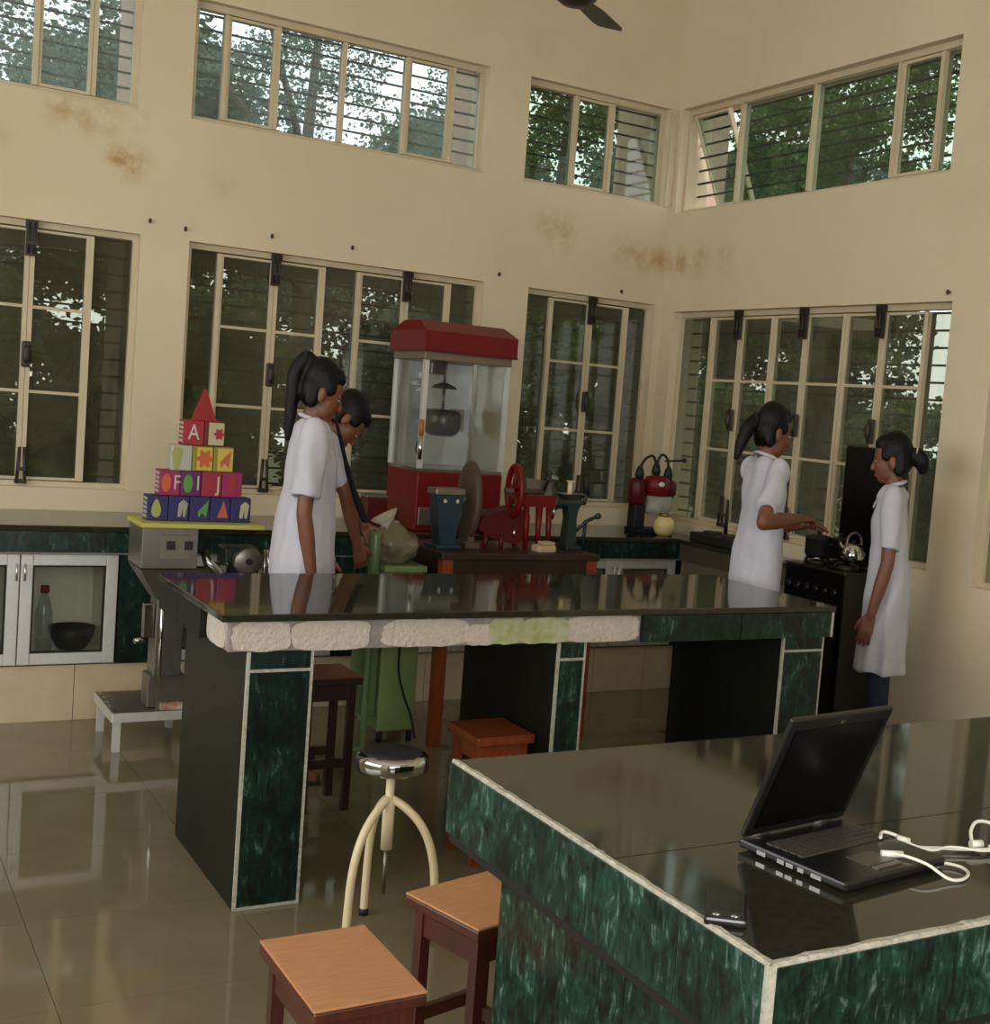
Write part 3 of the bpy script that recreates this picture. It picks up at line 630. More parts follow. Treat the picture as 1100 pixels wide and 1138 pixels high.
MB().ell((-.012, -.043, .0125), (.006, .004, .0015), n=10, m=6).build('button', CHROME, t); MB().ell((.012, -.043, .0125), (.006, .004, .0015), n=10, m=6).build('button', CHROME, t)
def cat_curve(pts, n=8):
    pts = [Vector(p) for p in pts]; out = []
    for i in range(len(pts) - 1):
        p0, p1, p2, p3 = pts[max(i - 1, 0)], pts[i], pts[i + 1], pts[min(i + 2, len(pts) - 1)]
        for k in range(n):
            t_ = k / n; out.append(.5 * ((2 * p1) + (p2 - p0) * t_ + (2 * p0 - 5 * p1 + 4 * p2 - p3) * t_ ** 2 + (3 * p1 - p0 - 3 * p2 + p3) * t_ ** 3))
    out.append(pts[-1]); return out
t = thing('charging_cable', (-2.83, -5.17, IH), 'tangled white cable beside the right edge of the laptop', 'cable')
def cpath(pts, rad): return MB().tube(cat_curve([(a + 2.83, b + 5.17, c - IH) for a, b, c in pts]), rad, 8)
cpath([(-2.905, -5.17, .902), (-2.885, -5.20, .903), (-2.872, -5.235, .90), (-2.855, -5.262, .886), (-2.83, -5.268, .884), (-2.80, -5.25, .884), (-2.795, -5.225, .885), (-2.815, -5.205, .886), (-2.83, -5.215, .886)], .0026).build('cord', WHITEP, t)
cpath([(-2.86, -5.12, .903), (-2.84, -5.105, .905), (-2.82, -5.12, .90), (-2.80, -5.14, .888), (-2.76, -5.155, .886), (-2.72, -5.175, .886), (-2.68, -5.19, .888), (-2.65, -5.17, .892), (-2.64, -5.20, .886), (-2.66, -5.225, .886)], .0028).build('cord', WHITEP, t)
cpath([(-2.82, -5.125, .895), (-2.79, -5.16, .888), (-2.75, -5.165, .89), (-2.71, -5.19, .888), (-2.68, -5.20, .886), (-2.66, -5.25, .884), (-2.63, -5.30, .884)], .0024).build('cord', WHITEP, t)
cpath([(-2.705, -5.17, .89), (-2.69, -5.15, .905), (-2.665, -5.14, .915), (-2.635, -5.15, .91), (-2.63, -5.18, .90), (-2.66, -5.20, .895), (-2.69, -5.19, .892)], .003).build('cord', WHITEP, t)
MB().tube([(.005, .05, .018), (.022, .038, .014)], .006, 10).build('plug', WHITEP, t); MB().tube([(.12, .0, .012), (.14, -.005, .012)], .0065, 10).build('plug', WHITEP, t)
MB().tube([(-.08, -.005, .0215), (-.05, -.02, .0215)], .0055, 8).build('plug', WHITEP, t)
# ------------------------------------------------------------------ stools
def square_stool(loc, w, d, h, rz, topm, legm, label, stretcher=True, edge=None, name='wooden_stool', grp='wooden stools'):
    t = thing(name, loc, label, 'stool', grp, rz)
    B(-w / 2, w / 2, -d / 2, d / 2, h - .006, h, bev=.002).build('seat_top', topm, t)
    B(-w / 2, w / 2, -d / 2, d / 2, h - .03, h - .0062, bev=.004).build('seat_board', edge or legm, t)
    L = .026
    for sx_ in (-1, 1):
        for sy_ in (-1, 1):
            x_, y_ = sx_ * (w / 2 - .03), sy_ * (d / 2 - .03)
            MB().prism([(-L / 2, -L / 2), (L / 2, -L / 2), (L / 2, L / 2), (-L / 2, L / 2)], 0, h - .031, 'z', Matrix.Translation((x_, y_, 0))).build('leg', legm, t)
    for sx_ in (-1, 1):
        x_ = sx_ * (w / 2 - .03); B(x_ - .009, x_ + .009, -d / 2 + .043, d / 2 - .043, h - .09, h - .031).build('apron', legm, t)
        if stretcher: B(x_ - .008, x_ + .008, -d / 2 + .043, d / 2 - .043, .12, .15).build('stretcher', legm, t)
    for sy_ in (-1, 1):
        y_ = sy_ * (d / 2 - .03); B(-w / 2 + .043, w / 2 - .043, y_ - .009, y_ + .009, h - .09, h - .031).build('apron', legm, t)
        if stretcher: B(-w / 2 + .043, w / 2 - .043, y_ - .008, y_ + .008, .16, .19).build('stretcher', legm, t)
    return t
square_stool((-3.42, -4.305, 0), .215, .325, .45, 0, WOODT, MAHO, 'square stool with light wood top nearest the camera, clear of the bench')
square_stool((-3.02, -4.10, 0), .24, .25, .45, R(14), WOODT, MAHO, 'square light-topped stool half hidden by the foreground bench')
square_stool((-2.68, -2.03, 0), .22, .24, .5, 0, BRTOP, DKWOOD, 'dark stool under the middle bench beside its left pier')
square_stool((-2.328, -2.72, 0), .21, .24, .44, 0, ORWOOD, ORWOOD, 'orange-brown stool tucked under the bench by the middle pier')
rs = thing('round_stool', (-2.885, -3.215, 0), 'round steel-topped stool with cream curved tube legs', 'stool')
MB().lathe([(.001, .478), (.085, .478), (.098, .481), (.103, .488), (.103, .512), (.1, .522), (.09, .528), (.001, .530)], 40).build('seat', CHROME, rs)
MB().lathe([(.001, .5301), (.083, .5285), (.08, .5325), (.05, .535), (.001, .536)], 32).build('seat_pad', BLACKM, rs)
MB().cyl((0, 0, .25), (0, 0, .478), .0125, n=14).build('post', CREAMP, rs)
MB().cyl((0, 0, .12), (0, 0, .25), .006, n=10).build('screw_rod', STEELD, rs)
MB().tube([(0, 0, .25), (0, 0, .40)], .017, 14).build('collar', CREAMP, rs)
for a in (R(-32), R(88), R(208), ):
    c_, s_ = math.cos(a), math.sin(a); rr = .145
    pts = [(c_ * q * rr, s_ * q * rr, z) for q, z in ((.05, .395), (.3, .375), (.6, .335), (.82, .28), (.95, .21), (1, .13), (1.03, .006))]
    lg = MB().tube(cat_curve(pts, 4), .012, 10).build('leg', CREAMP, rs)
    MB().cyl((c_ * rr * 1.03, s_ * rr * 1.03, 0), (c_ * rr * 1.03, s_ * rr * 1.03, .02), .014, n=10).build('rubber_foot', BLACKM, lg)
# ------------------------------------------------------------------ wooden machine table with hand machines
tb = thing('machine_table', (-1.56, -1.2, 0), 'dark brown wooden table carrying the hand-cranked machines', 'table')
tx0, tx1, ty0, ty1, tz = -1.97, -1.17, -1.44, -.93, .865
P(B(tx0, tx1, ty0, ty1, tz - .03, tz, bev=.004), 'tabletop', DKWOOD, tb)
P(MB().box(tx0 + .05, tx1 - .05, ty0 + .02, ty0 + .04, tz - .16, tz - .031), 'apron', DKWOOD, tb); P(MB().box(tx0 + .05, tx1 - .05, ty1 - .04, ty1 - .02, tz - .16, tz - .031), 'apron', DKWOOD, tb)
P(MB().box(tx0 + .02, tx0 + .04, ty0 + .05, ty1 - .05, tz - .16, tz - .031), 'apron', DKWOOD, tb); P(MB().box(tx1 - .04, tx1 - .02, ty0 + .05, ty1 - .05, tz - .16, tz - .031), 'apron', DKWOOD, tb)
for (a, b) in ((tx0 + .01, ty0 + .01), (tx1 - .06, ty0 + .01), (tx0 + .01, ty1 - .06), (tx1 - .06, ty1 - .06)): P(B(a, a + .05, b, b + .05, 0, tz - .031), 'leg', ORWOOD, tb)
# blue hand mill
t = thing('hand_mill', (-1.885, -1.25, tz), 'blue hand mill with pale rim at the left end of the machine table', 'mill')
MB().box(-.06, .06, -.07, .07, 0, .02, bev=.005).build('foot', BLUE, t)
MB().prism([(-.035, .02), (.035, .02), (.05, .12), (.065, .24), (-.065, .24), (-.05, .12)], -.045, .045, 'y').build('body', BLUE, t)
MB().box(-.072, .072, -.052, .052, .24, .27, bev=.005).build('hopper_rim', STEELD, t)
MB().cyl((.055, -.0, .15), (.08, -.0, .15), .018, n=12).build('shaft', STEELD, t)
for sx_ in (-.03, .03): MB().cyl((sx_, -.05, .215), (sx_, -.06, .215), .009, n=10).build('bolt', CHROME, t)
# brown disc grinder
t = thing('disc_grinder', (-1.757, -1.22, tz), 'brown upright disc of a grinder between the blue mill and the red sheller', 'grinder')
MB().lathe([(.001, -.022), (.08, -.022), (.165, -.018), (.18, -.01), (.18, .01), (.165, .018), (.08, .022), (.001, .022)], 36, c=(0, 0, .215), M=Matrix.Rotation(R(90), 4, 'Y') @ Matrix.Rotation(0, 4, 'Z'), sx=1, sy=.62).build('disc', RUST, t)
MB().box(-.035, .035, -.07, .07, 0, .03, bev=.004).build('foot', RUST, t); MB().prism([(-.05, .03), (.05, .03), (.03, .2), (-.03, .2)], -.016, .016, 'x').build('bracket', RUST, t)
MB().cyl((-.035, 0, .215), (.06, 0, .215), .014, n=12).build('axle', STEELD, t)
# red corn sheller
t = thing('corn_sheller', (-1.485, -1.22, tz), 'bright red hand-cranked sheller with wheel on the machine table', 'sheller')
wh = MB()
def wheel_ring(mb, R0, tube, c, n=32):
    pts = [(c[0], c[1] + R0 * .62 * math.cos(2 * math.pi * i / n), c[2] + R0 * math.sin(2 * math.pi * i / n)) for i in range(n + 1)]
    return mb.tube(pts, tube, 8, cap=False)
wheel_ring(wh, .115, .014, (-.07, -.05, .27))
for k in range(5):
    a = 2 * math.pi * k / 5 + .3; wh.tube([(-.07, -.05, .27), (-.07, -.05 + .115 * .62 * math.cos(a), .27 + .115 * math.sin(a))], [.012, .009], 6)
wh.build('flywheel', RED, t)
MB().cyl((-.12, -.05, .27), (.08, -.05, .27), .013, n=10).build('axle', RUST, t)
MB().prism([(-.22, .15), (-.05, .2), (.02, .16), (.02, .07), (-.04, .02), (-.17, .05), (-.24, .09)], -.05, .05, 'y').build('housing', DKRED, t)
MB().prism([(-.02, .2), (.145, .2), (.145, .255), (-.02, .255)], -.06, .06, 'y').build('hopper_box', RED, t)
MB().prism([(-.005, .255), (.13, .255), (.115, .32), (-.012, .33)], -.05, .05, 'y').build('hopper', STEELD, t)
for (a, b) in ((0, -.045), (0, .045), (.065, -.045), (.12, -.045), (.12, .045)): MB().tube([(a, b, .2), (a + .004, b * 1.2, .002)], [.016, .011], 8).build('leg', RED, t)
for (a, b) in ((-.2, -.05), (-.12, -.05)): MB().tube([(a, b, .07), (a - .005, b * 1.2, .002)], [.014, .011], 8).build('leg', DKRED, t)
MB().tube([(.08, -.05, .27), (.085, -.08, .33), (.085, -.13, .33)], .009, 8).build('crank', IRON, t)
for (a, z_) in ((-.12, .06), (-.06, .075)): MB().ell((a, -.056, z_), (.008, .008, .016), n=8, m=6).build('bolt', CHROME, t)
t = tag(MB().box(-.05, .05, -.035, .035, 0, .035, bev=.01).box(-.02, .045, -.03, .03, .034, .05, bev=.008).build('cloth_pad', mat('cream_cloth', (186, 160, 128), .9, bump=.4, bscale=40), None, (-1.43, -1.36, tz), (0, 0, .1)), 'small folded cream cloth in front of the red sheller', 'cloth')
# dark green mincer / juicer
t = thing('mincer', (-1.225, -1.22, tz), 'dark green clamp mincer with crank at the right end of the machine table', 'mincer')
MB().box(-.04, .04, -.06, .06, 0, .02, bev=.004).build('foot', DKGREEN, t)
MB().prism([(-.03, .02), (.03, .02), (.022, .15), (.035, .22), (-.035, .22), (-.02, .15)], -.03, .03, 'y').build('stand', DKGREEN, t)
MB().lathe([(.018, -.07), (.03, -.06), (.03, .05), (.038, .06), (.038, .085), (.02, .085)], 18, c=(-.02, 0, .22), M=Matrix.Rotation(R(-90), 4, 'Y')).build('barrel', DKGREEN, t)
MB().lathe([(.02, .23), (.028, .245), (.05, .262), (.052, .267), (.046, .267), (.012, .246)], 18, sx=1.5).build('tray', STEELD, t)
MB().cyl((-.01, 0, .25), (-.01, 0, .32), .012, n=10).cyl((-.01, 0, .32), (-.01, 0, .326), .02, n=10).build('pusher', CREAMP, t)
MB().tube([(.045, 0, .22), (.075, 0, .22), (.08, 0, .25), (.082, 0, .34)], .01, 8).build('crank', DKGREEN, t)
MB().cyl((.082, 0, .26), (.082, 0, .355), .016, .014, n=10).build('crank_handle', BLACKM, t)
MB().tube([(.02, -.02, .08), (.08, -.03, .14), (.13, -.03, .16)], .009, 8).ell((.14, -.03, .163), (.018, .014, .016), n=10, m=6).build('clamp_screw', DKGREEN, t)
MB().tube([(.085, -.0, .02), (.09, 0, .14)], .009, 8).build('rod', DKGREEN, t)
wr = MB(); wheel_ring(wr, .03, .007, (-.105, -.01, .175), 18); wr.build('ring_nut', STEEL, t)
# ------------------------------------------------------------------ popcorn machine on the back counter
pm = thing('popcorn_machine', (-1.5, -.36, CZ), 'glass popcorn machine with red canopy roof and hanging kettle', 'popcorn machine')
px0, px1, py0, py1 = -.225, .225, -.19, .19
pM = Matrix.Identity(4)
MB().box(px0 - .01, px1 + .01, py0 - .01, py1 + .01, 0, .30, bev=.006).build('base', RED, pm)
MB().box(px0, px1, py0 - .03, py0 - .011, .03, .12, bev=.004).build('front_tray', STEELD, pm)
MB().box(px0 - .004, px1 + .004, py0 - .004, py1 + .004, .30, .315).build('deck', STEEL, pm)
for (a, b) in ((px0, py0), (px1, py0), (px0, py1), (px1, py1)):
    MB().box(a - .012, a + .012, b - .012, b + .012, .315, .855).build('corner_post', ALU, pm)
PG = glass('popcorn_glass', (.9, .92, .92), .02, .03, (190, 190, 190))
MB().box(px0 + .013, .03, py0 - .002, py0 + .002, .316, .854).build('front_door', PG, pm)
MB().box(.05, px1 - .013, py0 - .002, py0 + .002, .316, .854).build('front_door', PG, pm)
MB().box(.031, .049, py0 - .008, py0 + .008, .316, .854).build('door_stile', STEEL, pm)
for a in (px0, px1): MB().box(a - .002, a + .002, py0 + .013, py1 - .013, .316, .854).build('side_pane', PG, pm)
MB().box(px0 + .013, px1 - .013, py1 - .003, py1 + .003, .316, .854).build('rear_panel', mat('bright_steel_panel', (196, 194, 188), .3, .35), pm)
MB().box(px0 - .016, px1 + .016, py0 - .016, py1 + .016, .856, .90, bev=.004).build('head_rail', mat('dull_brown_steel', (120, 108, 88), .4, .4), pm)
# canopy: hipped red box
can = MB(); a0, a1, b0, b1 = px0 - .03, px1 + .03, py0 - .04, py1 + .04
can.add([(a0, b0, .90), (a1, b0, .90), (a1, b1, .90), (a0, b1, .90), (a0, b0, 1.0), (a1, b0, 1.0), (a1, b1, 1.0), (a0, b1, 1.0), (a0 + .02, b0 + .13, 1.055), (a1 - .02, b0 + .13, 1.055), (a1 - .02, b1 - .13, 1.055), (a0 + .02, b1 - .13, 1.055)],
        [(0, 3, 2, 1), (0, 1, 5, 4), (1, 2, 6, 5), (2, 3, 7, 6), (3, 0, 4, 7), (4, 5, 9, 8), (5, 6, 10, 9), (6, 7, 11, 10), (7, 4, 8, 11), (8, 9, 10, 11)])
cn = can.build('canopy', RED, pm)
MB().box(a0 - .002, a1 + .002, b0 - .002, b0 + .004, .896, .907).box(a0 - .002, a0 + .004, b0, b1, .896, .907).build('canopy_trim', DKRED, cn)
kt = MB().lathe([(.001, .455), (.06, .458), (.085, .475), (.098, .51), (.10, .535), (.098, .56), (.09, .585), (.08, .592), (.001, .596)], 32, c=(-.045, -.02, .02)).build('kettle', mat('dark_pot_metal', (70, 68, 62), .3, .8), pm)
MB().cyl((-.045, -.02, .615), (-.045, -.02, .72), .008, n=10).build('kettle_stem', STEELD, kt)
MB().lathe([(.001, .735), (.02, .73), (.06, .712), (.068, .70), (.06, .702), (.001, .712)], 24, c=(-.045, -.02, .02)).build('kettle_lid', BLACKM, kt)
MB().box(-.135, -.06, -.05, .01, .79, .855, bev=.005).build('motor', BLACK, pm); MB().cyl((-.045, -.02, .74), (-.045, -.02, .856), .007, n=8).build('hanger', STEELD, pm)
MB().tube([(-.16, .0, .46), (-.17, 0, .40), (-.13, .02, .33)], .004, 6).build('kettle_wire', BLACKM, pm)
MB().box(.085, .17, .172, .184, .50, .62, bev=.003).build('notice_card', mat('beige_card', (150, 140, 112), .8), pm)
MB().cyl((px0 - .01, py0 - .02, .36), (px0 - .01, py0 - .02, .47), .011, n=10).build('door_handle', CHROME, pm); MB().cyl((px0 - .01, py0 - .02, .475), (px0 - .01, py0 - .02, .56), .012, n=10).build('handle_grip', mat('amber_grip', (150, 96, 40), .4), pm)
# dark red tin at the left of the popcorn machine
t = thing('tin_box', (-1.90, -.42, CZ), 'dark red square tin on the counter left of the popcorn machine', 'tin')
MB().box(-.055, .055, -.05, .05, 0, .15, bev=.006).build('body', DKRED, t); MB().box(-.057, .057, -.052, .052, .15, .165, bev=.003).build('lid', STEELD, t)
# ------------------------------------------------------------------ red twin-drum machine near the corner
t = thing('juice_machine', (-.19, -.36, CZ), 'dark red twin-drum machine with black levers in the counter corner', 'machine')
MB().box(-.13, .1, -.08, .08, 0, .025, bev=.006).build('foot', BLACKM, t)
MB().box(-.14, -.07, -.04, .04, .025, .16, bev=.006).build('column', BLACKM, t)
MB().lathe([(.075, .11), (.085, .13), (.085, .215)], 24, c=(.02, -.01, 0)).build('bowl', mat('greyish_plastic', (150, 150, 138), .4), t)
for (a, b, rr, z0, z1, m_) in ((-.11, .0, .055, .16, .31, DKRED), (.0, -.03, .075, .215, .33, RED), (.085, .0, .06, .21, .31, DKRED)):
    MB().lathe([(rr * .8, z0), (rr, z0 + .015), (rr, z1 - .03), (rr * .85, z1 - .008), (rr * .5, z1), (.001, z1 + .003)], 24, c=(a, b, 0)).build('drum', m_, t)
for (a, b) in ((-.11, .31), (0, .333), (.085, .312)): MB().lathe([(.022, 0), (.028, .02), (.02, .05), (.012, .07)], 12, c=(a, -.01, b)).build('valve', BLACKM, t)
MB().tube(cat_curve([(-.11, -.01, .37), (-.08, -.01, .42), (-.03, -.01, .44), (0, -.01, .39)], 5), .008, 8).build('hose', BLACKM, t); MB().tube(cat_curve([(0, -.01, .40), (.03, -.01, .45), (.07, -.01, .43), (.085, -.01, .37)], 5), .008, 8).build('hose', BLACKM, t)
MB().tube([(.05, -.02, .415), (.17, -.02, .425)], .006, 8).ell((.18, -.02, .426), (.016, .014, .014), n=10, m=6).build('lever', BLACK, t)
MB().ell((-.015, -.104, .285), (.022, .006, .014), n=12, m=6).build('badge', WHITEP, t)
t = thing('glass_jar', (-.205, -.52, CZ), 'round pale yellow jar on the counter before the dark red machine', 'jar')
MB().lathe([(.03, 0), (.05, .015), (.062, .05), (.055, .085), (.035, .105), (.03, .11), (.001, .111)], 24).build('body', mat('pale_yellow_wax', (226, 204, 140), .25), t); MB().lathe([(.032, .108), (.033, .128), (.001, .13)], 16).build('lid', mat('brass', (150, 120, 60), .35, .8), t)
# ------------------------------------------------------------------ cooking range with lid, pots
rg = thing('cooking_range', (-.18, -2.01, 0), 'black cooking range with raised glass lid against the right wall', 'range')
ra, rb, ya, yb, rz_ = -.355, -.03, -2.22, -1.80, .90
P(B(ra, rb, ya, yb, .06, rz_ - .01, bev=.006), 'body', BLACK, rg)
P(B(ra - .006, rb, ya - .004, yb + .004, rz_ - .012, rz_, bev=.003), 'hob', BLACK, rg)
P(MB().box(ra - .008, ra - .003, ya - .004, yb + .004, rz_ - .010, rz_ - .002), 'hob_trim', STEEL, rg)
P(B(ra - .012, ra - .001, ya + .015, yb - .015, .2, .72, bev=.003), 'oven_door', SCREEN, rg)
P(MB().tube([(ra - .012, ya + .06, .70), (ra - .04, ya + .06, .70), (ra - .04, yb - .06, .70), (ra - .012, yb - .06, .70)], .008, 8), 'door_handle', STEEL, rg)
for i in range(6):
    yy = ya + .05 + i * (yb - ya - .1) / 5
    P(MB().cyl((ra - .001, yy, .80), (ra - .022, yy, .80), .017, .015, 12).box(ra - .026, ra - .02, yy - .003, yy + .003, .787, .813), 'knob', PLASTICB, rg)
for (a, b) in ((ra + .03, ya + .03), (ra + .03, yb - .03), (rb - .03, ya + .03), (rb - .03, yb - .03)): P(MB().cyl((a, b, 0), (a, b, .06), .018, n=10), 'foot', BLACKM, rg)
P(B(rb - .018, rb - .004, ya + .005, yb - .005, rz_, 1.465, bev=.004), 'lid', SCREEN, rg)
for (a, b) in ((-.26, -2.12), (-.26, -1.91), (-.12, -2.12), (-.12, -1.91)):
    P(MB().lathe([(.045, rz_), (.045, rz_ + .012), (.03, rz_ + .018), (.001, rz_ + .02)], 16, c=(a, b, 0)), 'burner', IRON, rg)
    q = MB()
    for k in range(4):
        an = k * math.pi / 2; q.tube([(a + .075 * math.cos(an), b + .075 * math.sin(an), rz_), (a + .075 * math.cos(an), b + .075 * math.sin(an), rz_ + .025), (a + .02 * math.cos(an), b + .02 * math.sin(an), rz_ + .028)], .005, 6)
    P(q, 'pan_support', BLACKM, rg)
pz = rz_ + .033
def pot(loc, r, h, m_, label, lid=True, name='cooking_pot'):
    t = thing(name, loc, label, 'pot', 'pots on the cooking range')
    MB().lathe([(r * .85, 0), (r, .012), (r * 1.0, h), (r * 1.05, h + .003), (r * .97, h + .003), (r * .94, .012), (.001, .01)], 24).build('body', m_, t)
    if lid: MB().lathe([(r * 1.03, h + .004), (r * .8, h + .014), (r * .2, h + .022), (.001, h + .022)], 24).build('lid', m_, t); MB().lathe([(.006, h + .02), (.012, h + .03), (.012, h + .036), (.001, h + .038)], 12).build('knob', BLACKM, t)
    for s_ in (-1, 1): MB().tube([(0, s_ * r * .98, h * .75), (.0, s_ * (r + .025), h * .78), (.02, s_ * (r + .025), h * .78), (.02, s_ * r * .97, h * .75)], .005, 6).build('side_handle', BLACKM, t)
pot((-.26, -1.91, pz), .062, .085, BLACKM, 'black lidded pot on the range under the cook\'s hands')
pot((-.12, -1.91, pz), .055, .075, BLACKM, 'black pot at the rear of the range next to the lid')
t = thing('kettle', (-.20, -2.09, pz), 'shiny steel kettle at the near end of the range', 'kettle')
MB().lathe([(.05, 0), (.062, .015), (.06, .045), (.045, .075), (.03, .085), (.001, .088)], 24).build('body', CHROME, t); MB().ell((0, 0, .094), (.009, .009, .01), n=10, m=6).build('knob', BLACKM, t)
MB().tube(cat_curve([(-.045, 0, .06), (-.04, 0, .11), (0, 0, .135), (.04, 0, .11), (.045, 0, .06)], 5), .006, 8).build('bail', STEELD, t); MB().tube([(0, .05, .035), (0, .085, .065), (0, .095, .08)], [.014, .01, .008], 10).build('spout', CHROME, t)
# ------------------------------------------------------------------ green machine, sack and green bottle
gm = thing('green_machine', (-2.03, -1.2, 0), 'pale green metal machine cabinet seen under the middle bench', 'machine')
P(B(-2.16, -1.985, -1.30, -1.06, .05, .76, bev=.008), 'body', GREENP, gm)
P(B(-2.18, -1.98, -1.32, -1.04, .76, .79, bev=.005), 'top_plate', GREENP, gm)
P(B(-2.225, -2.165, -1.28, -1.1, .12, .7, bev=.006), 'side_box', mat('deep_green_paint', (92, 114, 70), .5), gm)
for (a, b) in ((-2.14, -1.28), (-2.0, -1.28), (-2.14, -1.08), (-2.0, -1.08)): P(MB().cyl((a, b, 0), (a, b, .05), .013, n=10), 'foot', BLACKM, gm)
P(MB().tube(cat_curve([(-2.07, -1.305, .6), (-2.08, -1.305, .35), (-2.05, -1.31, .22), (-2.01, -1.315, .12), (-1.99, -1.33, .02)], 6), .005, 6), 'power_cord', BLACKM, gm)
t = thing('plastic_sack', (-2.11, -1.2, .79), 'murky plastic sack with white tied neck on the green machine', 'sack')
bm = bmesh.new(); bmesh.ops.create_icosphere(bm, subdivisions=4, radius=1)
for v in bm.verts:
    d = 1 + .26 * mnoise.noise(v.co * 1.9) + .14 * mnoise.noise(v.co * 5)
    z = v.co.z * d; k = 1 if z < .2 else max(.28, 1 - (z - .2) * .9)
    v.co = Vector((v.co.x * d * .13 * k, v.co.y * d * .11 * k, max(-.088, z * .10) + .088))
me = bpy.data.meshes.new('body'); bm.to_mesh(me); bm.free(); me.materials.append(SACK); me.polygons.foreach_set('use_smooth', [True] * len(me.polygons)); link('body', me, t)
MB().lathe([(.034, 0), (.02, .018), (.032, .035), (.046, .06), (.036, .052), (.001, .03)], 9, c=(-.015, 0, .16), M=Matrix.Rotation(R(-28), 4, 'Y'), sx=1.5, sy=.7).build('tied_neck', mat('pale_plastic', (176, 166, 152), .5), t)
t = thing('green_bottle', (-2.255, -1.38, 0), 'tall green tube stand at the hand of the leaning girl', 'bottle')
MB().lathe([(.05, 0), (.05, .012), (.014, .02), (.016, .72), (.024, .80), (.027, .93), (.024, .945), (.001, .946)], 16).build('body', mat('green_plastic', (84, 108, 66), .4), t)
# ------------------------------------------------------------------ steel machine with board and blocks
sm_ = thing('steel_machine', (-3.06, -1.1, 0), 'stainless steel machine with socket panel under the yellow board', 'machine')
mx0, mx1, my0, my1 = -3.165, -2.945, -1.20, -.95
P(B(mx0, mx1, my0, my1, .755, .925, bev=.004), 'head_box', STEELD, sm_)
P(B(mx0 + .07, mx1 - .035, my0 - .008, my0 - .001, .795, .895, bev=.002), 'socket_panel', mat('grey_panel', (108, 102, 86), .6), sm_)
for a in (mx0 + .095, mx0 + .165): P(B(a - .002, a + .032, my0 - .013, my0 - .0085, .835, .87, bev=.002), 'socket', BLACKM, sm_)
hp = MB(); tp = [(mx0, my0), (mx1, my0), (mx1, my1), (mx0, my1)]; bt = [(mx0 + .08, my0 + .06), (mx1 - .02, my0 + .06), (mx1 - .02, my1 - .06), (mx0 + .08, my1 - .06)]
hp.add([(a, b, .752) for a, b in tp] + [(a, b, .62) for a, b in bt], [(0, 1, 2, 3), (4, 7, 6, 5), (0, 4, 5, 1), (1, 5, 6, 2), (2, 6, 7, 3), (3, 7, 4, 0)])
P(hp, 'hopper', STEELD, sm_)
P(B(mx0 + .085, mx1 - .025, my0 + .065, my1 - .065, .30, .618, bev=.004), 'column', STEELD, sm_)
P(B(mx0 + .04, mx0 + .082, my0 + .08, my0 + .12, .46, .60, bev=.003), 'side_pipe', STEEL, sm_); P(MB().tube([(mx0 + .05, my0 + .1, .45), (mx0 + .01, my0 + .09, .445)], .012, 8), 'tap', STEEL, sm_)
P(MB().cyl((mx0 + .10, my0 + .03, .165), (mx0 + .10, my0 + .03, .75), .008, n=10), 'front_rod', CHROME, sm_)
P(B(mx0 + .07, mx1, my0 + .085, my1 - .05, .165, .30, bev=.004), 'foot_plate', STEELD, sm_)
pl = thing('low_platform', (-3.06, -1.08, 0), 'low grey steel platform with white legs beneath the steel machine', 'platform')
P(B(-3.235, -2.90, -1.17, -.78, .148, .163, bev=.003), 'deck', STEELD, pl)
for i in range(5): P(B(-3.23, -3.22, -1.16 + i * .075, -1.11 + i * .075, .164, .167), 'slat_mark', STEEL, pl)
P(B(-3.235, -2.90, -1.175, -1.165, .125, .162), 'edge_rail', ALU, pl); P(B(-3.24, -3.23, -1.17, -.78, .125, .162), 'edge_rail', ALU, pl)
for (a, b) in ((-3.215, -1.15), (-2.93, -1.15), (-3.215, -.81), (-2.93, -.81)): P(B(a - .014, a + .014, b - .014, b + .014, 0, .147), 'leg', ALU, pl)
t = thing('brick', (-2.985, -1.142, .163), 'small pinkish brick piece on the front of the low platform', 'brick')
B(-.065, .065, -.022, .022, 0, .024, bev=.003).build('body', mat('faded_red_paint', (168, 112, 90), .8, rgb2=(200, 180, 160), scale=30), t)
YB = .945
yb_ = tag(B(-.245, .245, -.15, .13, -.019, 0, bev=.004).build('display_board', YELLOW, None, (-2.935, -1.10, YB)), 'yellow board holding the pyramid of letter blocks', 'board')
BS = .0835; BH = .104
def letter(parent, ch, size, m_, x, z, sx=1.0):
    o = link('letter', text_mesh(ch, size, m_), parent, (x, -BS / 2 - .0005, z), (R(90), 0, 0)); o.scale = (sx, 1, 1); return o
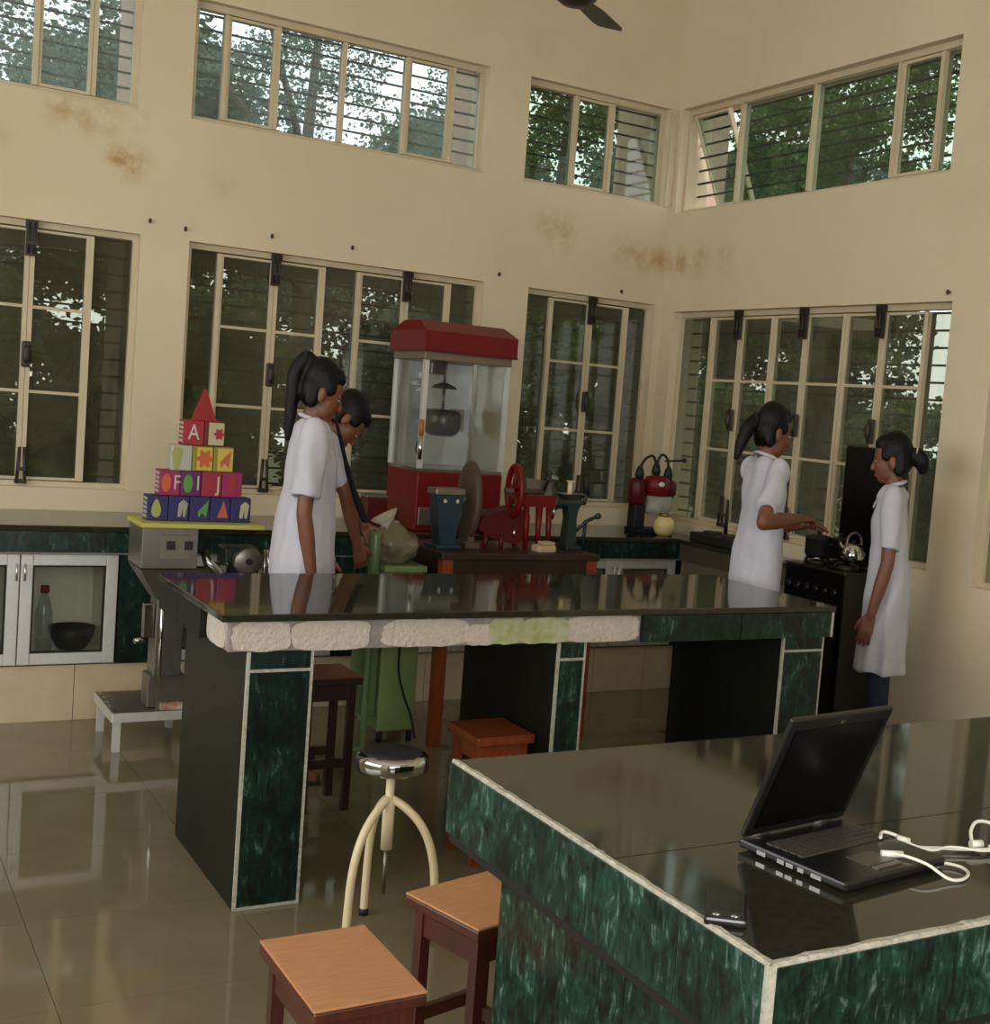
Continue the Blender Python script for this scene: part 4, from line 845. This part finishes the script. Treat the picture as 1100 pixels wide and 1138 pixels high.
def shape(parent, kind, m_, x, z, s=1.0):
    mb = MB(); y0_, y1_ = -BS / 2 - .0022, -BS / 2 + .001
    if kind == 'oval': poly = [(x + .017 * s * math.cos(a), z + .034 * s * math.sin(a)) for a in (2 * math.pi * i / 18 for i in range(18))]
    elif kind == 'pear': poly = [(x + s * (.016 - .006 * math.sin(a)) * math.cos(a), z + .034 * s * math.sin(a)) for a in (2 * math.pi * i / 18 for i in range(18))]
    elif kind == 'ice': poly = [(x - .015 * s, z + .015 * s), (x - .008 * s, z + .032 * s), (x + .008 * s, z + .032 * s), (x + .016 * s, z + .015 * s), (x + .005 * s, z - .035 * s), (x - .005 * s, z - .035 * s)]
    elif kind == 'tri': poly = [(x - .02 * s, z - .03 * s), (x + .02 * s, z - .03 * s), (x + .004 * s, z + .034 * s)]
    elif kind == 'leaf': poly = [(x + s * .026 * (1 + .25 * math.cos(6 * a)) * math.cos(a), z + s * .03 * (1 + .25 * math.cos(6 * a)) * math.sin(a)) for a in (2 * math.pi * i / 36 for i in range(36))]
    elif kind == 'kite': poly = [(x - .02 * s, z - .01 * s), (x + .02 * s, z + .034 * s), (x + .012 * s, z - .03 * s), (x - .004 * s, z - .012 * s), (x - .014 * s, z - .032 * s)]
    elif kind == 'hook': poly = [(x - .016 * s, z - .03 * s), (x - .012 * s, z + .02 * s), (x + .004 * s, z + .034 * s), (x + .02 * s, z + .02 * s), (x + .012 * s, z - .03 * s), (x + .004 * s, z - .03 * s), (x + .003 * s, z + .005 * s), (x - .004 * s, z - .03 * s)]
    return mb.prism(poly, y0_, y1_, 'y').build('picture', m_, parent)
CL = {n_: mat('print_' + n_, tuple(int(.80 * q + 8) for q in c_), .55) for n_, c_ in dict(navy=(28, 24, 92), magenta=(160, 20, 88), redm=(160, 30, 52), yellow=(226, 196, 70), olive=(150, 140, 30), red=(158, 14, 16), white=(222, 212, 204), orange=(222, 96, 40), green=(96, 158, 54), grey=(176, 168, 140), lime=(176, 180, 90), salmon=(206, 92, 66), pale=(196, 198, 176), crimson=(176, 26, 40), dred=(110, 10, 14), cream=(208, 196, 150), purple=(92, 18, 84)).items()}
blk_mesh = {}
def block(ix, row, n, colr, label, pic=None, let=None, face=None, side='white'):
    x = -2.935 + (ix - (n - 1) / 2) * BS; z = YB + row * BH
    t = thing('letter_block', (x, -1.115, z), label, 'toy block', 'letter blocks of the pyramid')
    if colr not in blk_mesh: blk_mesh[colr] = B(-BS / 2 + .0008, BS / 2 - .0008, -BS / 2, BS / 2, .0004, BH - .0004, bev=.004).mesh('cube', CL[colr])
    link('cube', blk_mesh[colr], t)
    if face: B(-BS / 2 + (.018 if face[1] else .004), BS / 2 - .004, -BS / 2 - .0008, -BS / 2 + .001, .006, BH - .006).build('face_panel', CL[face[0]], t)
    if pic: shape(t, pic[0], CL[pic[1]], pic[2], BH / 2, pic[3] if len(pic) > 3 else 1.1)
    if let: letter(t, let[0], let[2] if len(let) > 2 else .085, CL['white'], let[1], BH / 2, .75)
    if ix == 0:
        q = MB()
        for k in range(5): q.box(-BS / 2 - .0012, -BS / 2 + .001, -BS / 2 + .008, BS / 2 - .008, .012 + k * .018, .023 + k * .018)
        q.build('side_stripes', CL['pale'], t)
for i, (p, nm) in enumerate(((('pear', 'lime', -.006), 'lime pear shape'), (('hook', 'grey', .012), 'grey hook shape'), (('kite', 'green', .012), 'green kite shape'), (('tri', 'salmon', .008), 'salmon triangle'), (('hook', 'cream', .012), 'cream arch shape'))):
    block(i, 0, 5, 'navy', 'navy bottom-row block with a ' + nm, p)
block(0, 1, 4, 'magenta', 'magenta block with orange oval and letter F', ('oval', 'orange', -.014), ('F', .028))
block(1, 1, 4, 'purple', 'purple block with green oval and white letter I', ('oval', 'green', -.012), ('I', .028))
block(2, 1, 4, 'redm', 'dull red block with letter J in the second row', ('oval', 'crimson', -.012), ('J', .026))
block(3, 1, 4, 'magenta', 'magenta block with red oval at the right of the second row', ('oval', 'crimson', 0, 1.2))
block(0, 2, 3, 'pale', 'pale block with lime stripe at the left of the third row', ('ice', 'lime', -.02, 1.4))
block(1, 2, 3, 'olive', 'yellow block with an orange leaf in the middle of the pyramid', ('leaf', 'orange', .008), None, ('yellow', True))
block(2, 2, 3, 'olive', 'yellow block with a red kite picture in the third row', ('kite', 'salmon', .008), None, ('yellow', True))
block(0, 3, 2, 'red', 'red block with letter A in the fourth row', None, ('A', .0, .09), ('crimson', False))
block(1, 3, 2, 'dred', 'dark red and cream block beside the letter A block', ('leaf', 'crimson', .018, .7), None, ('cream', True))
t = tag(MB().add([(-.042, -.04, 0), (.042, -.04, 0), (.042, .04, 0), (-.042, .04, 0), (-.004, -.004, .13), (.004, -.004, .13), (.004, .004, .13), (-.004, .004, .13)], [(0, 3, 2, 1), (4, 5, 6, 7), (0, 1, 5, 4), (1, 2, 6, 5), (2, 3, 7, 6), (3, 0, 4, 7)]).build('roof_block', CL['red'], None, (-2.93, -1.115, YB + 4 * BH)), 'red pointed roof block on top of the pyramid', 'toy block')
# small cranked grinder next to the steel machine
t = thing('pulley_machine', (-2.74, -1.02, 0), 'grey motor with round pulley beside the steel machine behind the bench', 'machine')
MB().box(-.15, .15, -.12, .12, .60, .64, bev=.004).build('table_plate', STEELD, t)
for (a, b) in ((-.13, -.1), (.13, -.1), (-.13, .1), (.13, .1)): MB().cyl((a, b, 0), (a, b, .6), .014, n=8).build('leg', STEELD, t)
q = MB().lathe([(.001, -.02), (.05, -.02), (.062, -.012), (.055, 0), (.062, .012), (.05, .02), (.001, .02)], 24, c=(.02, -.11, .78), M=Matrix.Rotation(R(90), 4, 'X'), sx=1, sy=1.0); q.build('pulley', STEELD, t)
MB().cyl((.02, -.14, .78), (.02, -.06, .78), .014, n=10).build('axle', BLACKM, t)
MB().box(-.06, .09, -.05, .08, .64, .83, bev=.01).build('motor_housing', DKGREEN, t)
MB().tube([(-.16, -.09, .82), (-.14, -.1, .77), (-.10, -.11, .74), (-.06, -.11, .69)], [.016, .02, .02, .016], 10).build('chute', CHROME, t)
MB().lathe([(.03, 0), (.04, .02), (.04, .1), (.034, .13), (.001, .135)], 16, c=(-.08, -.07, .64)).build('cup', STEEL, t)
MB().tube([(.1, -.11, .66), (.09, -.11, .83)], .008, 8).tube([(.1, -.11, .83), (.14, -.11, .66)], .008, 8).build('belt_arm', STEEL, t)
# ------------------------------------------------------------------ ceiling fan
fn = thing('ceiling_fan', (-1.76, -1.87, 3.155), 'dark brown ceiling fan with its hub at the top of the picture', 'fan')
BRN = mat('brown_fan_enamel', (52, 38, 30), .4)
MB().lathe([(.001, -.02), (.05, -.015), (.085, .01), (.095, .04), (.09, .075), (.05, .10), (.001, .105)], 28).build('motor_hub', BRN, fn)
MB().cyl((0, 0, .1), (0, 0, 1.10), .012, n=10).build('down_rod', BRN, fn); MB().lathe([(.001, 1.065), (.04, 1.075), (.06, 1.14), (.001, 1.144)], 18).build('canopy_cup', BRN, fn)
for k in range(3):
    a = R(40) + k * 2 * math.pi / 3; M_ = Matrix.Rotation(a, 4, 'Z') @ Matrix.Rotation(R(12), 4, 'X')
    MB().prism([(.08, -.045), (.16, -.065), (.38, -.07), (.42, -.055), (.42, .055), (.38, .065), (.16, .06), (.08, .04)], .018, .024, 'z', M_).build('blade', BRN, fn)
# ------------------------------------------------------------------ people
SLIM = .80
def person(loc, face, H, label, lean=0, head_pitch=10, head_turn=0, armR=None, armL=None, world_hands=False, hair='pony', legs=NAVY, hem=.56, kurta=None, curl=.5, bw=1.0):
    s = H / 1.6; rz = R(face)
    t = thing('person', loc, label, 'person', rz=rz)
    inv = Matrix.Rotation(-rz, 4, 'Z')
    def W2L(p):
        q = inv @ (Vector(p) - Vector(loc)); return Vector((q.x / SLIM, q.y / SLIM, q.z / s))
    hip = Vector((0, 0, .90)); RL = Matrix.Translation(hip) @ Matrix.Rotation(R(lean), 4, 'Y') @ Matrix.Translation(-hip)
    def T(p):
        p = Vector(p)
        if p.z <= .86: return p
        k = min(1, (p.z - .86) / .12)
        return p.lerp(RL @ p, k)
    nb = Vector((-.005, 0, 1.385))
    HM = RL @ Matrix.Translation(nb) @ Matrix.Rotation(R(head_turn), 4, 'Z') @ Matrix.Rotation(R(head_pitch), 4, 'Y') @ Matrix.Translation(-nb)
    HR = HM.to_3x3().to_4x4()
    def cap(mb, p0, r0, p1, r1):
        p0, p1 = Vector(p0), Vector(p1); mb.tube([p0, p1], [r0, r1], 14); mb.ell(p0, (r0,) * 3, n=12, m=8); mb.ell(p1, (r1,) * 3, n=12, m=8)
    fin = Matrix.Diagonal((SLIM, SLIM, s, 1))
    def finish(mb, vox, name, m_, smooth=2, par=t, wrinkle=0):
        me = remesh(mb, vox, smooth)
        if wrinkle:
            nv = len(me.vertices); co_ = np.empty(nv * 3, np.float32); no_ = np.empty(nv * 3, np.float32)
            me.vertices.foreach_get('co', co_); me.vertices.foreach_get('normal', no_); co_ = co_.reshape(-1, 3); no_ = no_.reshape(-1, 3)
            am = np.array([mnoise.noise((x * 11 + H * 9, y * 11, z * 3.2)) + .6 * mnoise.noise((x * 5, y * 5 + H * 5, z * 9 + x * 14)) for x, y, z in co_.tolist()], np.float32)
            co_ += no_ * (wrinkle * am)[:, None]; me.vertices.foreach_set('co', co_.ravel()); me.update()
        me.transform(fin); me.materials.append(m_); me.name = name; return link(name, me, par)
    # --- body
    b = MB()
    for sy in (-1, 1):
        cap(b, (0, sy * .08 * bw, .86), .07 * bw, (.01, sy * .08 * bw, .47), .048 * bw); cap(b, (.01, sy * .08 * bw, .47), .048 * bw, (-.005, sy * .08 * bw, .10), .034)
        cap(b, (-.02, sy * .08 * bw, .045), .036, (.12, sy * .085 * bw, .028), .026)
    cap(b, (0, -.05 * bw, .90), .08 * bw, (0, .05 * bw, .90), .08 * bw)
    cap(b, T((0, 0, .92)), .095 * bw, T((0, 0, 1.2)), .09 * bw); cap(b, T((-.005, -.13 * bw, 1.295)), .038, T((-.005, .13 * bw, 1.295)), .038); cap(b, T((-.012, 0, 1.30)), .06, T((-.005, 0, 1.385)), .046)
    cap(b, T((-.005, 0, 1.37)), .045, HM @ Vector((.005, 0, 1.43)), .046)
    def he(c, r): b.ell(HM @ Vector(c), r, HR, 18, 12)
    he((-.004, 0, 1.505), (.094, .076, .094)); he((.035, 0, 1.46), (.058, .060, .072)); he((.052, 0, 1.408), (.032, .03, .026)); he((.03, .03, 1.425), (.035, .022, .03)); he((.03, -.03, 1.425), (.035, .022, .03))
    cap(b, HM @ Vector((.086, 0, 1.49)), .009, HM @ Vector((.104, 0, 1.455)), .012); he((.094, .009, 1.452), (.009, .007, .007)); he((.094, -.009, 1.452), (.009, .007, .007))
    he((.084, 0, 1.427), (.010, .022, .006)); he((.082, 0, 1.417), (.010, .019, .006)); he((.082, .03, 1.497), (.012, .02, .005)); he((.082, -.03, 1.497), (.012, .02, .005))
    for sy in (-1, 1): he((-.006, sy * .077, 1.468), (.018, .007, .03))
    sleeves = []
    for sy, arm in ((-1, armR), (1, armL)):
        sh = T((-.01, sy * (.165 - (1 - bw) * .13), 1.305))
        if arm is None: el, wr, hd = T((-.03, sy * .2, 1.03)), T((.03, sy * .2, .80)), None
        else:
            el, wr = (W2L(arm[0]), W2L(arm[1])) if world_hands else (Vector(arm[0]), Vector(arm[1])); hd = arm[2] if len(arm) > 2 else None
        cap(b, sh, .045, el, .036); cap(b, el, .036, el.lerp(wr, .35), .037); cap(b, el.lerp(wr, .35), .037, wr, .024)
        sleeves.append((sh, el))
        d = (wr - el).normalized() if hd is None else (Vector(hd)).normalized()
        side = Vector((0, 0, 1)).cross(d); side = side.normalized() if side.length > .3 else Vector((1, 0, 0))
        if abs(d.z) > .8: side = (Vector((1, 0, 0)) - d * d.x).normalized()
        nrm = side.cross(d).normalized()
        if abs(d.z) > .8: nrm = nrm if nrm.y * sy < 0 else -nrm      # palms to the body
        else: nrm = nrm if nrm.z < 0 else -nrm                     # palms down
        kn = []
        for k, off in enumerate((-.028, -.0095, .0095, .027)):
            p = wr + d * (.082 - .004 * abs(k - 1.4)) + side * off; kn.append(p); cap(b, wr + d * .012 + side * off * .6, .014, p, .0115)
        for k, (p, ln) in enumerate(zip(kn, (.064, .074, .076, .066))):
            if sy == 1 and side.x > 0: pass
            a1, a2, a3 = curl * .5, curl * 1.1, curl * 1.6
            q0 = p; rr = .0098
            for ln_, a_ in ((ln * .42, a1), (ln * .32, a2), (ln * .26, a3)):
                q1 = q0 + (d * math.cos(a_) + nrm * math.sin(a_)) * ln_ + side * (k - 1.5) * .0015; cap(b, q0, rr, q1, rr * .88); q0 = q1; rr *= .9
        th0 = wr + d * .025 + side * .024; th1 = th0 + d * .028 + side * .024 + nrm * .012; th2 = th1 + d * .03 + side * .008 + nrm * .008
        cap(b, th0, .014, th1, .0115); cap(b, th1, .0115, th2, .009)
    finish(b, .0052, 'body', SKIN, 2)
    # --- coat
    c = MB(); ringz = [(1.365, .055, .06, 0), (1.345, .075, .10, 0), (1.32, .088, .15, 0), (1.29, .098, .178, 0), (1.22, .122, .184, .008), (1.12, .124, .178, .008), (1.02, .128, .178, .004), (.93, .14, .19, .002), (.84, .152, .202, 0), (.74, .158, .208, .002), (.64, .164, .212, .004), (hem, .17, .216, .006)]
    n = 40; vs = []
    for i, (z, rx, ry, ox) in enumerate(ringz):
        for j in range(n):
            a = 2 * math.pi * j / n; fold = 1 + max(0, (1.1 - z)) * .075 * math.sin(7 * a + .8) + max(0, (1.1 - z)) * .05 * math.sin(11 * a + 2)
            kw = 1 if z > 1.31 else bw; p = Vector((ox + rx * kw * math.cos(a) * fold, ry * kw * math.sin(a) * fold, z)); vs.append(T(p))
    fs = [(i * n + j, i * n + (j + 1) % n, (i + 1) * n + (j + 1) % n, (i + 1) * n + j) for i in range(len(ringz) - 1) for j in range(n)] + [tuple(range(n)), tuple(range((len(ringz) - 1) * n, len(ringz) * n))]
    c.add(vs, fs, True)
    for sh, el in sleeves:
        d = (el - sh); e = sh + d * .78
        c.tube([sh - d * .05, sh + d * .25, sh + d * .55, e], [.062 * bw, .07 * bw, .068 * bw, .070 * bw], 20); c.ell(sh, (.064 * bw,) * 3, n=14, m=10)
    co = finish(c, .0075, 'coat', WHITEC, 4, wrinkle=.017)
    # collar, front placket, pocket, buttons
    col_ = MB()
    for sy in (-1, 1):
        pts = [T((-.06, sy * .0, 1.385)), T((-.05, sy * .05, 1.38)), T((.01, sy * .068, 1.365)), T((.06, sy * .05, 1.33)), T((.098, sy * .022, 1.27))]
        col_.tube(cat_curve(pts, 4), [.016] * 8 + [.018] * 5 + [.012] * 4, 8, flat=.45)
    col_.xf(fin).build('collar', WHITEC, co)
    pk = MB().tube([T((.108 * bw, .012, 1.26)), T((.122 * bw, .012, 1.15)), T((.124 * bw, .012, 1.0)), T((.142 * bw, .012, .85)), T((.158 * bw, .012, .7)), T((.17 * bw, .012, hem + .01))], .010, 6, flat=.5); pk.xf(fin).build('placket', WHITEC, co)
    for z, xx in ((1.2, .122), (1.08, .132), (.96, .136), (.82, .154)):
        MB().ell(T((xx * bw, .012, z)), (.004, .006, .006), n=8, m=6).xf(fin).build('button', WHITEP, co)
    if kurta: MB().add([T((.085, -.02, 1.34)), T((.085, .02, 1.34)), T((.112, 0, 1.22)), T((.06, -.04, 1.36)), T((.06, .04, 1.36)), T((.08, 0, 1.2))], [(0, 1, 2), (3, 5, 4), (0, 3, 4, 1), (1, 4, 5, 2), (2, 5, 3, 0)]).xf(fin).build('kurta_neck', kurta, t)
    # --- trousers and sandals
    tr = MB()
    for sy in (-1, 1): tr.tube([(0, sy * .082 * bw, .9), (.005, sy * .082 * bw, .7), (.01, sy * .082 * bw, .48), (0, sy * .082 * bw, .25), (-.005, sy * .08 * bw, .075)], [.084 * bw, .084 * bw, .074 * bw, .069 * bw, .066], 18)
    cap(tr, (0, -.05 * bw, .9), .088 * bw, (0, .05 * bw, .9), .088 * bw)
    finish(tr, .008, 'trousers', legs, 2, wrinkle=.004)
    for sy in (-1, 1): MB().tube([(-.05, sy * .08 * bw, .008), (.05, sy * .083 * bw, .008), (.15, sy * .086 * bw, .008)], [.034, .04, .03], 12, flat=.2).xf(fin).build('sandal', LEATH, t)
    # --- hair
    h = MB()
    def hh(c, r): h.ell(HM @ Vector(c), r, HR, 18, 12)
    hh((-.018, 0, 1.522), (.096, .083, .088)); hh((-.045, 0, 1.475), (.066, .080, .075)); hh((.035, 0, 1.556), (.05, .06, .042))
    for sy in (-1, 1): hh((.004, sy * .062, 1.505), (.05, .02, .035)); hh((-.04, sy * .06, 1.44), (.035, .022, .04))
    if hair == 'pony': pts = [(-.09, 0, 1.565), (-.125, 0, 1.555), (-.145, 0, 1.49), (-.145, .0, 1.40), (-.13, 0, 1.31), (-.128, 0, 1.24)]; rr = [.026, .034, .036, .034, .028, .012]
    elif hair == 'low': pts = [(-.09, 0, 1.50), (-.13, 0, 1.49), (-.16, 0, 1.44), (-.175, 0, 1.37), (-.18, 0, 1.30)]; rr = [.024, .034, .038, .032, .012]
    elif hair == 'short_pony': pts = [(-.09, 0, 1.49), (-.13, 0, 1.485), (-.155, 0, 1.45), (-.16, 0, 1.40)]; rr = [.022, .04, .044, .02]
    else: pts = [(-.09, 0, 1.47), (-.11, 0, 1.44), (-.11, 0, 1.41)]; rr = [.03, .036, .02]
    pts = [HM @ Vector(p) for p in pts]
    if hair == 'pony':      # gravity: the tail hangs in front of nothing, straight down the back
        base = pts[2]; pts = pts[:3] + [base + Vector((-.006 * k, 0, -.085 * k)) for k in (1, 2, 3)]
    h.tube(cat_curve(pts, 4), [rr[min(len(rr) - 1, int(i / 4))] * (1 - (i % 4) / 4) + rr[min(len(rr) - 1, int(i / 4) + 1)] * (i % 4) / 4 for i in range(4 * (len(pts) - 1) + 1)], 12)
    finish(h, .006, 'hair', HAIR, 8)
    if hair in ('pony', 'low', 'short_pony'):
        p = pts[1]; MB().ell(p * 1.0, (.014, .038, .038), n=14, m=8).xf(fin).build('hair_band', BLACKC if hair != 'short_pony' else WHITEP, t)
    # --- eyes, brows, lips
    for sy in (-1, 1):
        e = MB().ell(HM @ Vector((.0822, sy * .031, 1.483)), (.008, .0125, .0045), HR, 12, 8).xf(fin).build('eye', EYEW, t)
        MB().ell(HM @ Vector((.0882, sy * .031, 1.4825)), (.004, .006, .0046), HR, 10, 6).xf(fin).build('iris', BLACK, e)
        MB().tube([HM @ Vector((.093, sy * .014, 1.502)), HM @ Vector((.091, sy * .032, 1.507)), HM @ Vector((.080, sy * .05, 1.500))], [.003, .0035, .002], 6).xf(fin).build('eyebrow', HAIR, t)
    MB().ell(HM @ Vector((.0895, 0, 1.4225)), (.0075, .021, .0085), HR, 12, 8).xf(fin).build('lips', LIP, t)
    return t
person((-2.685, -1.71, 0), -12, 1.65, 'standing girl in white coat with long ponytail and lowered head at the middle bench', 2, 20, 0,
       armR=((-.02, -.205, 1.03), (.035, -.195, .80)), armL=((.03, .17, 1.03), (.12, .13, .84)), hair='pony', kurta=MAROON)
g2 = person((-2.60, -1.385, 0), -6, 1.60, 'second person in white coat bending forward behind the ponytailed girl', 17, 40, -8,
       armR=((-2.452, -1.52, 1.116), (-2.365, -1.46, 0.896)), armL=((-2.343, -1.24, 1.105), (-2.267, -1.27, 0.959)), world_hands=True, hair='bob', legs=BLACKC, curl=.7, bw=.84)
sc_ = [(-2.551, -1.6, 1.435), (-2.535, -1.62, 1.373), (-2.501, -1.63, 1.254), (-2.456, -1.62, 1.137), (-2.387, -1.58, 1.015)]
iv = Matrix.Rotation(R(6), 4, 'Z')
MB().tube(cat_curve([iv @ (Vector(p) - g2.location) for p in sc_], 4), [.012] * 5 + [.015] * 4 + [.022] * 4 + [.028] * 4, 10, flat=.5).build('dark_scarf', BLACKC, g2)
person((-.80, -2.13, 0), -8, 1.63, 'girl in white coat with low ponytail reaching over the cooking range', 2, 12, 0,
       armR=((-0.96, -2.36, 1.132), (-0.715, -2.29, 1.141)), armL=((-0.584, -1.98, 1.085), (-0.477, -2.04, 1.094)), world_hands=True, hair='low', kurta=MAROON, legs=MAROON, bw=.86)
person((-.365, -2.515, 0), 134, 1.545, 'girl in white coat and navy trousers facing the range at the right wall', 4, 6, 0,
       armL=((.015, .18, 1.03), (.075, .18, .80)), armR=((.02, -.18, 1.03), (.07, -.17, .80)), hair='short_pony', legs=NAVY, hem=.54, bw=.8)
